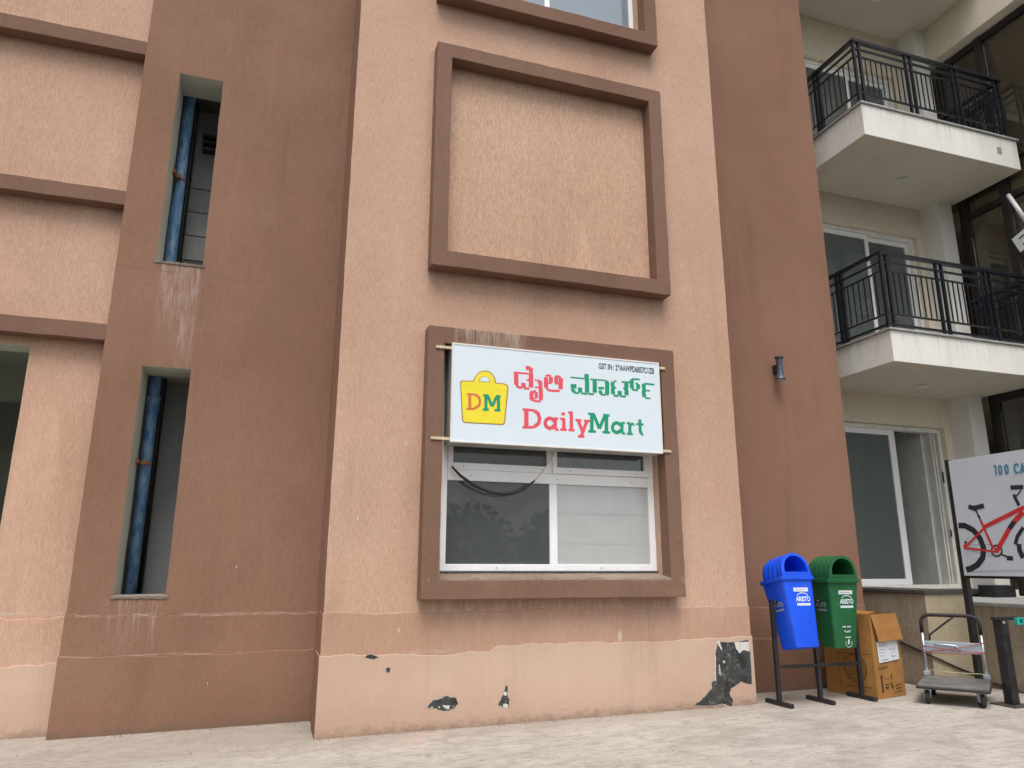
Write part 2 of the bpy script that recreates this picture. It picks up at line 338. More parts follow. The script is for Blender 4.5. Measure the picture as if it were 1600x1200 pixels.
DATA = {"red": [[[[2.2377,3.1506],[2.2714,3.1554],[2.293,3.1409],[2.288,3.1095]],0.032],[[[2.1189,3.0984],[2.2674,3.0986]],0.0143],[[[2.1429,3.0933],[2.1441,2.9817]],0.0358],[[[2.1441,2.9889],[2.1578,2.9631],[2.2002,2.9557]],0.0196],[[[2.2151,3.0055],[2.215,2.9587]],0.0376],[[[2.215,2.9544],[2.2744,2.9544]],0.0169],[[[2.288,3.1058],[2.2927,3.0662],[2.2866,3.0403],[2.2925,3.0082],[2.2874,2.9681]],0.0376],[[[2.2448,3.0343],[2.2821,3.0374]],0.0113],[[[2.3271,3.0419],[2.3609,3.041]],0.012],[[[2.3608,3.0356],[2.3852,3.023],[2.3869,2.9941],[2.3792,2.9718]],0.0309],[[[2.3267,2.973],[2.3717,2.9741]],0.012],[[[2.3867,2.9724],[2.39,2.9148],[2.3876,2.8534]],0.0339],[[[2.3876,2.8426],[2.3483,2.8379],[2.3111,2.8423]],0.0166],[[[2.3111,2.8477],[2.2933,2.8643],[2.2928,2.9073],[2.3078,2.93]],0.0309],[[[2.3078,2.9336],[2.3414,2.9345]],0.0151],[[[2.3414,2.929],[2.3429,2.8752]],0.0263],[[[2.3112,2.8656],[2.3485,2.8684]],0.0105],[[[2.4424,3.0789],[2.4414,2.9767]],0.0358],[[[2.4368,3.0894],[2.4635,3.099],[2.4939,3.0961]],0.0166],[[[2.4919,3.0867],[2.4913,3.0317]],0.032],[[[2.4627,3.0232],[2.5007,3.0263]],0.0113],[[[2.4433,2.9805],[2.4658,2.955],[2.5113,2.9532],[2.5799,2.9567]],0.0181],[[[2.5933,3.0842],[2.5898,2.9739]],0.0358],[[[2.534,3.0921],[2.559,3.0997],[2.5935,3.0935]],0.0166],[[[2.5454,3.0894],[2.5446,3.0288]],0.032],[[[2.535,3.0236],[2.5714,3.0266]],0.0113],[[[2.2054,2.7507],[2.3217,2.7497]],0.0218],[[[2.3217,2.7474],[2.3597,2.7226],[2.3747,2.6756],[2.3638,2.6294],[2.3232,2.5952]],0.03],[[[2.2052,2.5834],[2.3232,2.5906]],0.0203],[[[2.2433,2.7533],[2.2428,2.5857]],0.0363],[[[2.5202,2.6577],[2.4988,2.6815],[2.4699,2.6865],[2.4408,2.6685],[2.4285,2.6381],[2.4378,2.6068],[2.4688,2.5882],[2.4978,2.5969],[2.5198,2.621]],0.0281],[[[2.5304,2.695],[2.529,2.5851]],0.03],[[[2.5303,2.6895],[2.5628,2.6871]],0.0184],[[[2.529,2.5819],[2.5633,2.5826]],0.0184],[[[2.5952,2.7353],[2.63,2.7363]],0.0281],[[[2.618,2.6893],[2.6164,2.5881]],0.03],[[[2.5813,2.6869],[2.6302,2.6892]],0.0194],[[[2.5798,2.5845],[2.647,2.5849]],0.0194],[[[2.6953,2.7569],[2.6945,2.586]],0.03],[[[2.6632,2.7524],[2.7101,2.757]],0.0194],[[[2.6627,2.585],[2.7264,2.5851]],0.0194],[[[2.763,2.6849],[2.8078,2.5836]],0.029],[[[2.8575,2.6863],[2.7944,2.5367]],0.0281],[[[2.7358,2.6854],[2.7978,2.6866]],0.0194],[[[2.8251,2.6838],[2.8875,2.685]],0.0194],[[[2.7597,2.5302],[2.8264,2.5317]],0.0223]],"green": [[[[2.695,3.0986],[2.839,3.0996]],0.0123],[[[2.8638,3.1465],[2.8627,3.1016]],0.0387],[[[2.8627,3.1016],[2.867,3.0732],[2.8643,2.9618]],0.0371],[[[2.7238,3.0361],[2.7262,2.9921]],0.0484],[[[2.7113,2.9909],[2.7159,2.9724],[2.7389,2.9584]],0.0274],[[[2.7288,2.9513],[2.782,2.9498]],0.0155],[[[2.7916,3.0068],[2.7905,2.9561]],0.0355],[[[2.802,2.9507],[2.869,2.9489]],0.0155],[[[2.8758,2.9532],[2.9094,2.9501],[2.9366,2.9541]],0.0155],[[[2.9455,3.0941],[2.9482,3.0703],[2.9454,2.9681]],0.0355],[[[2.8998,3.0977],[3.0704,3.0997]],0.0123],[[[3.0702,3.0932],[3.0816,3.0716],[3.0785,2.9752],[3.066,2.9599]],0.0371],[[[3.0624,2.9555],[3.0248,2.9526],[3.0013,2.9645]],0.0161],[[[3.0135,3.0308],[3.0162,3.0055]],0.0484],[[[3.0005,2.9947],[3.0051,2.9759],[3.0182,2.961]],0.029],[[[3.1845,3.1011],[3.1497,3.0992]],0.0129],[[[3.1443,3.0929],[3.1381,3.0634],[3.144,3.0316],[3.1396,3.0056],[3.1417,2.9673]],0.0339],[[[3.151,3.0348],[3.1787,3.037]],0.011],[[[3.1448,2.9573],[3.1723,2.953],[3.2,2.9551]],0.0161],[[[3.214,3.0066],[3.2123,2.9598]],0.0355],[[[3.2173,2.9538],[3.2798,2.9547]],0.0161],[[[3.2835,3.0914],[3.2913,3.0693],[3.283,3.0362],[3.289,3.0108],[3.2856,2.9686]],0.0361],[[[3.2515,3.0321],[3.2795,3.0343]],0.011],[[[3.2366,3.0999],[3.3347,3.1014]],0.0135],[[[3.4389,3.1401],[3.3503,3.1376]],0.0155],[[[3.3501,3.1327],[3.3481,3.0414]],0.0361],[[[3.346,3.0347],[3.3739,3.0272],[3.4163,3.0289]],0.0161],[[[3.4172,3.0909],[3.4185,3.0405]],0.0348],[[[3.391,3.0976],[3.4174,3.0951]],0.0155],[[[3.6015,3.1009],[3.487,3.1021]],0.0155],[[[3.485,3.098],[3.4787,3.0779],[3.4839,3.0358],[3.4757,3.0124],[3.4841,2.9643]],0.0339],[[[3.4944,3.0318],[3.5498,3.0345]],0.0129],[[[3.4908,2.9557],[3.5495,2.9562]],0.0142],[[[2.8692,2.7544],[2.9383,2.7552]],0.0202],[[[2.9089,2.7532],[2.9045,2.5878]],0.0315],[[[2.867,2.5848],[2.9462,2.5857]],0.0202],[[[2.9297,2.7487],[2.9848,2.6179]],0.0282],[[[3.048,2.7528],[2.9848,2.6179]],0.0262],[[[3.0628,2.7538],[3.0576,2.5892]],0.0323],[[[3.0289,2.7534],[3.0968,2.7513]],0.0202],[[[3.0154,2.5859],[3.0955,2.5853]],0.0202],[[[3.2131,2.6573],[3.1926,2.6816],[3.1671,2.6867],[3.1367,2.6722],[3.1207,2.6398],[3.1301,2.6053],[3.1636,2.5897],[3.1938,2.5993],[3.2118,2.6219]],0.0274],[[[3.2265,2.6936],[3.2233,2.5874]],0.0274],[[[3.2251,2.6904],[3.2582,2.6885]],0.0177],[[[3.2233,2.5866],[3.2575,2.5831]],0.0177],[[[3.2767,2.6897],[3.3178,2.6895]],0.0177],[[[3.3091,2.689],[3.3092,2.5846]],0.029],[[[3.2748,2.5857],[3.3394,2.584]],0.0185],[[[3.3192,2.6699],[3.3351,2.6879],[3.3567,2.6861]],0.0181],[[[3.3556,2.68],[3.3552,2.6709]],0.0282],[[[3.4222,2.736],[3.4213,2.6188],[3.4332,2.5918]],0.0282],[[[3.3829,2.6877],[3.4607,2.6867]],0.0177],[[[3.4307,2.5858],[3.4526,2.587]],0.0194]],"bag": [[[[1.6036,2.9599],[1.6084,2.9728],[1.6257,2.9808],[1.7264,2.9851],[1.7436,3.0244],[1.776,3.0652],[1.8065,3.0841],[1.8422,3.0923],[1.8783,3.0893],[1.912,3.0667],[1.9356,3.033],[1.9489,2.9857],[2.0188,2.9864],[2.0527,2.9764],[2.0658,2.957],[2.067,2.9317],[2.0362,2.6176],[2.0286,2.5997],[2.0107,2.5912],[1.6531,2.5883],[1.6355,2.5993],[1.6277,2.6208]],0.0],[[[1.6137,2.9558],[1.6284,2.971],[1.7341,2.9767],[1.7512,3.02],[1.7812,3.058],[1.8091,3.0751],[1.8424,3.0821],[1.8758,3.0789],[1.9044,3.0584],[1.9263,3.0271],[1.9386,2.9763],[2.0163,2.976],[2.0449,2.9656],[2.0555,2.9409],[2.0259,2.6194],[2.0106,2.6021],[1.6554,2.5982],[1.6402,2.6118]],0.0],[[[1.7797,2.9835],[1.787,3.0078],[1.8122,3.0302],[1.8429,3.0379],[1.8712,3.0276],[1.8884,3.0062],[1.8871,2.9807]],0.0]],"bagD": [[[[1.6958,2.855],[1.7004,2.7264]],0.028],[[[1.6681,2.8563],[1.7486,2.8575]],0.0183],[[[1.7486,2.8565],[1.7843,2.8342],[1.7949,2.7951],[1.7854,2.7571],[1.7455,2.7295]],0.0237],[[[1.6681,2.7192],[1.7455,2.7246]],0.0183]],"bagM": [[[[1.8246,2.8548],[1.8755,2.8587]],0.0226],[[[1.85,2.8567],[1.8515,2.7246]],0.0301],[[[1.8212,2.7224],[1.8794,2.7265]],0.0215],[[[1.8705,2.8508],[1.9072,2.7584]],0.0269],[[[1.9525,2.8519],[1.9097,2.7585]],0.0269],[[[1.9704,2.8583],[1.9714,2.7279]],0.0301],[[[1.9473,2.8591],[1.9911,2.8574]],0.0226],[[[1.933,2.7252],[1.9919,2.7263]],0.0226]],"gst": [[2.993,3.251],[3.604,3.223],[2.992,3.219]],"b_black": [[[[-0.3262,1.7782],[-0.4064,1.7743],[-0.5,1.7228],[-0.5659,1.6316],[-0.5897,1.5324],[-0.5611,1.4349],[-0.49,1.3644],[-0.4085,1.3259],[-0.349,1.3124]],0.0578],[[[-0.5655,1.9259],[-0.6033,1.8177]],0.0144],[[[-0.5738,1.8639],[-0.6037,1.8565]],0.0156],[[[-0.4846,1.9734],[-0.5261,1.9545],[-0.5763,1.9532],[-0.6658,1.9689]],0.0378],[[[-0.5318,1.9507],[-0.5664,1.9314]],0.0289],[[[-0.7725,1.47],[-0.8586,1.4342]],0.0144],[[[-0.8297,1.4323],[-0.8969,1.4265]],0.0333],[[[-0.9427,1.5615],[-0.9785,1.6389],[-1.0543,1.7246]],0.0289],[[[-0.9825,1.5657],[-0.9773,1.5034],[-1.0034,1.4307]],0.0378],[[[-0.9888,2.1251],[-1.1227,2.1184]],0.0333],[[[-1.0109,2.0553],[-1.0474,1.9405]],0.0244],[[[-1.0222,2.0222],[-1.0956,2.0902]],0.0111],[[[-0.6744,1.5037],[-0.6903,1.541],[-0.7291,1.5595],[-0.769,1.5521],[-0.7909,1.5228],[-0.7869,1.4857],[-0.7524,1.4543],[-0.7104,1.4495],[-0.6784,1.4713],[-0.6744,1.5037]],0.0122],[[[-0.3763,1.5929],[-0.4038,1.6034]],0.02]],"b_red": [[[[-0.6309,1.7478],[-1.0994,1.9208]],0.0311],[[[-0.6043,1.8232],[-0.6295,1.7391],[-0.6994,1.5247]],0.0189],[[[-0.3802,1.5391],[-0.7063,1.4956]],0.0156],[[[-0.3821,1.5502],[-0.6295,1.7391]],0.0167],[[[-1.0804,1.8749],[-0.9703,1.7866]],0.0378],[[[-0.9078,1.7209],[-0.7424,1.5131]],0.0356],[[[-0.7085,1.5084],[-0.7556,1.5075]],0.0378],[[[-0.3595,1.5541],[-0.3954,1.5533]],0.0378]],"b_dark": [[[[-0.9703,1.7866],[-0.9078,1.7209]],0.0356]],"b_gray": [[[[-0.3762,1.5537],[-0.4281,1.7645]],0.0022],[[[-0.3762,1.5537],[-0.4746,1.7502]],0.0022],[[[-0.3762,1.5537],[-0.5139,1.7229]],0.0022],[[[-0.3762,1.5537],[-0.5436,1.6844]],0.0022],[[[-0.3762,1.5537],[-0.5619,1.6376]],0.0022],[[[-0.3762,1.5537],[-0.5676,1.5854]],0.0022],[[[-0.3762,1.5537],[-0.5606,1.5313]],0.0022],[[[-0.3762,1.5537],[-0.5413,1.4787]],0.0022],[[[-0.3762,1.5537],[-0.511,1.431]],0.0022],[[[-0.3762,1.5537],[-0.4714,1.3912]],0.0022],[[[-0.3762,1.5537],[-0.4251,1.362]],0.0022],[[[-0.3762,1.5537],[-0.375,1.3456]],0.0022],[[[-0.411,1.5696],[-0.6829,1.5682]],0.0044],[[[-0.3899,1.5199],[-0.6739,1.4445]],0.0044]],"b_teal": [[[[-0.8432,2.3574],[-0.8639,2.3659],[-0.8566,2.2669]],0.0144],[[[-0.8987,2.3472],[-0.9148,2.3584],[-0.9265,2.3437],[-0.9238,2.2868],[-0.9095,2.2719],[-0.8965,2.2789],[-0.8942,2.3344],[-0.8987,2.3472]],0.0144],[[[-0.9688,2.345],[-0.9846,2.3562],[-0.996,2.3416],[-0.9933,2.2852],[-0.9792,2.2705],[-0.9665,2.2774],[-0.9643,2.3324],[-0.9688,2.345]],0.0144],[[[-1.112,2.3271],[-1.1013,2.3501],[-1.08,2.3506],[-1.0661,2.3296],[-1.0653,2.2789],[-1.0809,2.2641],[-1.1043,2.2699]],0.0144],[[[-1.1193,2.2532],[-1.1541,2.3508],[-1.1556,2.2575]],0.0133],[[[-1.1317,2.286],[-1.1538,2.2855]],0.0111]],"b_dots": [[[[-0.4257,2.4776],[-0.4309,2.4769]],0.0044],[[[-0.4551,2.4784],[-0.4602,2.4777]],0.0044],[[[-0.4842,2.4792],[-0.4894,2.4785]],0.0044],[[[-0.5132,2.48],[-0.5183,2.4793]],0.0044],[[[-0.542,2.4807],[-0.547,2.4801]],0.0044],[[[-0.5705,2.4815],[-0.5756,2.4808]],0.0044],[[[-0.5989,2.4823],[-0.6039,2.4816]],0.0044],[[[-0.3788,2.4448],[-0.3841,2.4441]],0.0044],[[[-0.4085,2.4457],[-0.4137,2.445]],0.0044],[[[-0.4379,2.4466],[-0.4431,2.4459]],0.0044],[[[-0.4671,2.4475],[-0.4723,2.4468]],0.0044],[[[-0.4962,2.4484],[-0.5013,2.4477]],0.0044],[[[-0.525,2.4493],[-0.5301,2.4486]],0.0044],[[[-0.3648,2.417],[-0.3701,2.4163]],0.0044],[[[-0.3945,2.418],[-0.3998,2.4174]],0.0044],[[[-0.424,2.419],[-0.4293,2.4184]],0.0044],[[[-0.4534,2.42],[-0.4585,2.4194]],0.0044],[[[-0.4825,2.421],[-0.4876,2.4203]],0.0044],[[[-0.5114,2.422],[-0.5165,2.4213]],0.0044],[[[-0.5401,2.4229],[-0.5452,2.4223]],0.0044],[[[-0.5687,2.4239],[-0.5737,2.4233]],0.0044],[[[-0.4068,2.3871],[-0.412,2.3865]],0.0044],[[[-0.4362,2.3882],[-0.4414,2.3876]],0.0044],[[[-0.4654,2.3893],[-0.4706,2.3887]],0.0044],[[[-0.4944,2.3904],[-0.4995,2.3898]],0.0044],[[[-0.5232,2.3915],[-0.5283,2.3908]],0.0044],[[[-0.3632,2.3582],[-0.3685,2.3576]],0.0044],[[[-0.3929,2.3594],[-0.3981,2.3588]],0.0044],[[[-0.4516,2.3618],[-0.4568,2.3612]],0.0044],[[[-0.4807,2.363],[-0.4858,2.3624]],0.0044],[[[-0.3756,2.3274],[-0.3809,2.3268]],0.0044],[[[-0.4052,2.3287],[-0.4104,2.3281]],0.0044],[[[-0.4637,2.3313],[-0.4688,2.3307]],0.0044],[[[-0.3617,2.2997],[-0.3669,2.2991]],0.0044],[[[-0.3913,2.301],[-0.3965,2.3005]],0.0044],[[[-0.374,2.269],[-0.3792,2.2685]],0.0044],[[[-0.4035,2.2705],[-0.4087,2.27]],0.0044],[[[-0.3601,2.2413],[-0.3653,2.2407]],0.0044],[[[-0.3897,2.2428],[-0.3949,2.2423]],0.0044]],"b_floor": [[[[-0.3585,1.2926],[-0.993,1.3076]],0.0178]],"patch": [[[[4.2835,0.6335],[4.4617,0.6218],[4.6124,0.6442],[4.6265,0.5239],[4.6216,0.2349],[4.5601,0.2441],[4.4968,0.2664],[4.4288,0.2306],[4.3785,0.2071],[4.3583,0.1568],[4.394,0.1039],[4.3813,0.0473],[4.2722,0.0784],[4.1607,0.0653],[3.9748,0.0813],[4.072,0.1391],[4.1719,0.2167],[4.1678,0.2679],[4.2092,0.2917],[4.2358,0.5366],[4.2658,0.6142]],0.0],[[[1.4327,0.2131],[1.4723,0.2482],[1.5539,0.2628],[1.5811,0.2777],[1.6714,0.2569],[1.6821,0.2125],[1.6524,0.1741],[1.5703,0.1587],[1.4877,0.1855],[1.4266,0.1912]],0.0],[[[2.1111,0.338],[2.13,0.3307],[2.1259,0.2664],[2.145,0.2141],[2.1408,0.1567],[2.0829,0.1662],[2.0396,0.1875],[2.0682,0.2243],[2.0968,0.2806]],0.0],[[[0.8856,0.6144],[0.9373,0.625],[0.9905,0.6108],[0.9976,0.5981],[0.9455,0.5912],[0.9189,0.6008]],0.0],[[[1.0674,0.5122],[1.0841,0.524],[1.1032,0.5108],[1.1015,0.4885],[1.0831,0.4843],[1.0695,0.4948]],0.0]],"white": [[[[4.4535,0.622],[4.6189,0.624],[4.6188,0.5307],[4.5545,0.5527],[4.5024,0.5213],[4.4654,0.5687]],0.0],[[[4.2566,0.6408],[4.287,0.6373],[4.3096,0.5538],[4.2972,0.5608],[4.2653,0.6077]],0.0],[[[4.2258,0.5108],[4.2338,0.5105],[4.2178,0.2785],[4.2061,0.2918]],0.0],[[[4.3088,0.4623],[4.3314,0.4615],[4.333,0.4419],[4.3101,0.4375]],0.0],[[[4.2614,0.4315],[4.2721,0.4246],[4.2758,0.3275],[4.264,0.3408]],0.0],[[[2.0982,0.2909],[2.1186,0.2847],[2.1158,0.2566],[2.0926,0.2603]],0.0],[[[2.09,0.1913],[2.1335,0.1839],[2.1307,0.156],[2.0873,0.1659]],0.0],[[[1.5554,0.2067],[1.6173,0.2009],[1.611,0.1764],[1.5697,0.1835]],0.0],[[[1.5145,0.2014],[1.5352,0.1953],[1.5286,0.1833]],0.0],[[[1.4466,0.2],[1.4738,0.1986],[1.4674,0.1841]],0.0]]}
# ------------------------------------------------------------------ materials
WHT = (.55, .50, .45)
m_light = plaster("tan_plaster", (.60, .388, .286), (.545, .343, .245), (.645, .433, .327),
    stains=[(1.35, 3.85, .78, 1.06, (.25, .17, .12), .55, 55, .44), (1.2, 3.9, 3.7, 4.09, (.33, .21, .15), .4, 40, .5),
            (1.45, 3.75, 4.2, 5.4, (.30, .20, .14), .35, 30, .5)], lines=[(.955, .02, WHT, .4)], streak_amt=1.1)
m_band = plaster("reddish_plaster_band", (.50, .31, .222), (.455, .27, .19), (.54, .345, .255), specks=1.2,
    stains=[(1.5, 4.4, .65, .95, (.52, .42, .36), .5, 45, .5)], lines=[(.63, .02, WHT, .3)], streak_amt=.7)
m_base = plaster("smooth_base_render", (.56, .40, .31), (.50, .345, .26), (.60, .44, .345), specks=.35, streak_amt=.25, bumpst=.25)
m_dark = plaster("brown_plaster", (.282, .160, .110), (.245, .135, .089), (.32, .185, .128), specks=.9,
    stains=[(-1.10, -.80, 3.12, 4.17, (.50, .42, .38), .6, 120, .47), (-.90, -.76, 2.75, 4.17, (.50, .42, .38), .7, 120, .45),
            (-1.2, -.75, .45, 1.08, (.42, .35, .33), .6, 40, .5), (-1.4, .4, .62, .90, (.38, .30, .26), .25, 25, .55)],
    lines=[(.925, .020, (.50, .39, .32), .45), (.60, .010, (.46, .36, .29), .5), (4.06, .008, (.17, .10, .07), .6)], streak_amt=.8)
m_dark2 = plaster("reddish_brown_plaster", (.258, .140, .094), (.228, .122, .081), (.288, .160, .110), specks=.35,
    lines=[(.92, .012, (.40, .26, .2), .5), (.60, .012, (.40, .26, .2), .5)], streak_amt=.55)
m_trim = plaster("dark_trim_plaster", (.222, .128, .090), (.192, .108, .075), (.252, .150, .108), specks=.4, grime=False,
    stains=[(1.55, 2.25, 3.2, 3.50, (.50, .42, .36), .75, 70, .45), (1.3, 3.9, 1.16, 1.24, (.45, .36, .31), .5, 45, .52)], streak_amt=.7)
m_reveal = plaster("raw_grey_green_plaster", (.60, .60, .52), (.52, .52, .44), (.68, .68, .60), specks=0, streak_amt=.5, grime=False)
m_tanrev = m_light
m_panel = plaster("brushed_tan_panel", (.65, .425, .305), (.58, .365, .255), (.70, .475, .35), specks=0, grime=False, streak_amt=1.5, bumpst=.6,
    stains=[(2.2, 3.2, 4.2, 5.2, (.30, .20, .14), .4, 40, .5)])
m_grey = plaster("unpainted_grey_block", (.38, .395, .39), (.31, .325, .32), (.44, .455, .45), specks=0, streak_amt=.4, grime=False)
m_darkconc = plaster("dark_shaft_concrete", (.13, .135, .125), (.10, .105, .10), (.17, .17, .16), specks=0, streak_amt=.4, grime=False)
m_void = plaster("greenish_room_plaster", (.34, .37, .31), (.27, .29, .25), (.40, .43, .37), specks=0, streak_amt=.4, grime=False)
m_mortar = plaster("rough_mortar", (.30, .25, .205), (.23, .185, .15), (.37, .32, .27), specks=.5, streak_amt=.6, grime=False)
m_cream = plaster("cream_paint", (.76, .69, .55), (.70, .63, .50), (.80, .73, .59), specks=.2, streak_amt=.3, bumpst=.2, grime=False)
m_white = plaster("off_white_paint", (.82, .81, .76), (.72, .71, .66), (.87, .86, .81), specks=.2, streak_amt=.5, bumpst=.25, grime=False,
    stains=[(6.9, 9.8, 3.7, 4.1, (.38, .36, .30), .5, 20, .5), (6.9, 9.8, 6.73, 7.2, (.38, .36, .30), .5, 20, .5)])
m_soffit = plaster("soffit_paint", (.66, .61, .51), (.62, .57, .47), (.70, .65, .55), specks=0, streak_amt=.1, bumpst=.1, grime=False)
m_taupe = plaster("taupe_textured_render", (.42, .35, .26), (.33, .27, .195), (.48, .405, .31), specks=.3, streak_amt=1.6,
    stains=[(6.9, 12, .1, 1.0, (.16, .12, .085), .6, 14, .5)])
m_plinth = plaster("weathered_cream_plinth", (.50, .43, .30), (.40, .33, .22), (.58, .51, .37), specks=.3, streak_amt=.9,
    stains=[(6.9, 12, .08, .9, (.22, .15, .10), .55, 8, .52)])
m_peel = simple("bare_bitumen_coat", (.040, .042, .043), .75, 0, .6, 7, .4, .6, dirt=((.26, .235, .21), .8))
m_putty = simple("white_putty", (.62, .60, .56), .8, 0, .1, 20)
m_pvc = simple("white_upvc_frame", (.89, .90, .91), .35, 0, .03, 5, .5, dirt=((.6, .58, .54), .15))
m_alu = simple("cream_aluminium_frame", (.76, .76, .71), .4, 0, .07, 5, .5, dirt=((.4, .38, .33), .3))
m_black = simple("black_painted_steel", (.018, .018, .020), .42, 0, .3, 9, .5, dirt=((.09, .08, .07), .35))
m_rail = simple("dark_blue_black_railing_paint", (.007, .008, .014), .42, 0, .3, 9, .35)
m_rubber = simple("black_rubber", (.02, .02, .02), .7, 0, .2, 12)
m_granite = simple("dark_granite_sill", (.06, .058, .055), .45, 0, .4, 30, .5, dirt=((.3, .27, .22), .35))
m_cap = simple("grey_tile_cap", (.36, .36, .35), .5, 0, .12, 6, .5, dirt=((.22, .20, .17), .4))
m_glass = glass("window_glass", (.93, .96, .95), 1.0, dirt=.04, veil=.06)
m_glass_dark = glass("meshed_dark_glass", (.30, .33, .33), 1.6, dirt=.02, veil=.5, veilcol=(.15, .168, .163))
m_glass_milky = glass("milky_veil_glass", (1, 1, 1), .9, dirt=.02, veil=.38, veilcol=(.92, .95, .93))  # white veil painted in to brighten the boards seen behind
m_glass_door = glass("door_glass", (.90, .95, .93), 1.0, dirt=.02, veil=.28, veilcol=(.27, .30, .28))
m_glass_blue = glass("sky_veil_glass", (.6, .7, .78), 2.4, dirt=.03, veil=.42, veilcol=(.42, .52, .60))  # sky reflection painted in through the blue tint and veil
m_glass_wing = glass("brown_tinted_glass", (.78, .73, .64), .5, dirt=.03, veil=.02)
m_board = simple("white_shelf_board", (.86, .90, .89), .6, 0, .05, 3)
m_interior = simple("dim_interior_wall", (.52, .50, .44), .85, 0, .08, 2)
m_interior_d = simple("dark_shop_interior", (.07, .075, .075), .85, 0, .15, 2)
m_lamp = simple("brushed_grey_lamp_metal", (.085, .105, .14), .5, .3, .15, 20)
m_diff = simple("frosted_lamp_glass", (.65, .63, .58), .4, 0, .05, 10)
m_wood = simple("pale_pine_batten", (.62, .50, .33), .7, 0, .18, 40)
m_sign = simple("white_flex_sign_face", (.70, .79, .85), .45, 0, .025, 1.6, .5, dirt=((.66, .70, .72), .25))
m_signside = simple("sign_box_side_metal", (.50, .49, .46), .5, .3, .12, 6)
m_signrim = simple("sign_rim", (.76, .74, .70), .45, 0, .05, 8)
m_red = simple("red_print", (.78, .08, .12), .5, 0, .06, 10)
m_green = simple("green_print", (.0, .30, .15), .5, 0, .06, 10)
m_yellow = simple("yellow_print", (.86, .72, .03), .5, 0, .04, 10)
m_brownp = simple("brown_outline_print", (.38, .22, .06), .5, 0, .05, 10)
m_orange = simple("orange_red_print", (.70, .16, .05), .5, 0, .05, 10)
m_ink = simple("dark_grey_print", (.06, .065, .075), .6, 0, .05, 10)
m_blue_bin = simple("blue_moulded_plastic", (.004, .085, .78), .40, 0, .12, 3, .5, dirt=((.07, .13, .50), .35))
m_green_bin = simple("green_moulded_plastic", (.012, .118, .038), .42, 0, .12, 3, .5, dirt=((.06, .13, .07), .35))
m_whprint = simple("white_print", (.68, .76, .80), .5, 0, .05, 30)
m_paper = simple("white_paper_label", (.68, .72, .76), .6, 0, .04, 8)
m_card = simple("brown_corrugated_card", (.34, .165, .05), .8, 0, .13, 4, .3, .15, dirt=((.27, .125, .035), .4))
m_cardin = simple("dark_carton_inside", (.20, .095, .035), .85, 0, .15, 4)
m_cardink = simple("dark_brown_carton_print", (.07, .035, .015), .7, 0, .1, 20)
m_chrome = simple("zinc_plated_tube", (.50, .56, .60), .3, .75, .12, 14, .5, dirt=((.3, .28, .25), .3))
m_galv = simple("grey_steel_plate", (.42, .48, .53), .4, .45, .1, 8, .5, dirt=((.28, .27, .26), .3))
m_deck = simple("dusty_dark_grey_deck", (.13, .125, .118), .75, 0, .25, 5, .3, .2, dirt=((.26, .23, .19), .5))
m_elastic = simple("red_elastic_cord", (.40, .09, .09), .7, 0, .15, 30)
m_rope = simple("pale_yellow_cord", (.55, .50, .32), .8, 0, .1, 30)
m_teal = simple("teal_plastic", (.02, .42, .38), .4, 0, .08, 6)
m_banner = simple("pale_blue_grey_banner", (.55, .60, .67), .55, 0, .035, 2.0, .4)
m_bred = simple("printed_red", (.55, .03, .03), .5, 0, .08, 14)
m_bblack = simple("printed_black", (.022, .020, .026), .5, 0, .08, 14)
m_bteal = simple("printed_teal", (.02, .22, .33), .5, 0, .05, 14)
m_bgrey = simple("printed_grey", (.30, .33, .38), .5, 0, .05, 14)
m_lilac = simple("printed_grey_shade", (.42, .46, .52), .55, 0, .05, 4)
m_curtain = simple("beige_curtain", (.62, .55, .40), .9, 0, .15, 3)
m_pale_sheet = simple("pale_green_sheet", (.42, .49, .44), .9, 0, .08, 3)
m_brownfr = simple("dark_brown_window_frame", (.022, .018, .018), .45, 0, .2, 6)
m_tube = simple("white_lamp_tube", (.62, .64, .63), .4, 0, .05, 5)

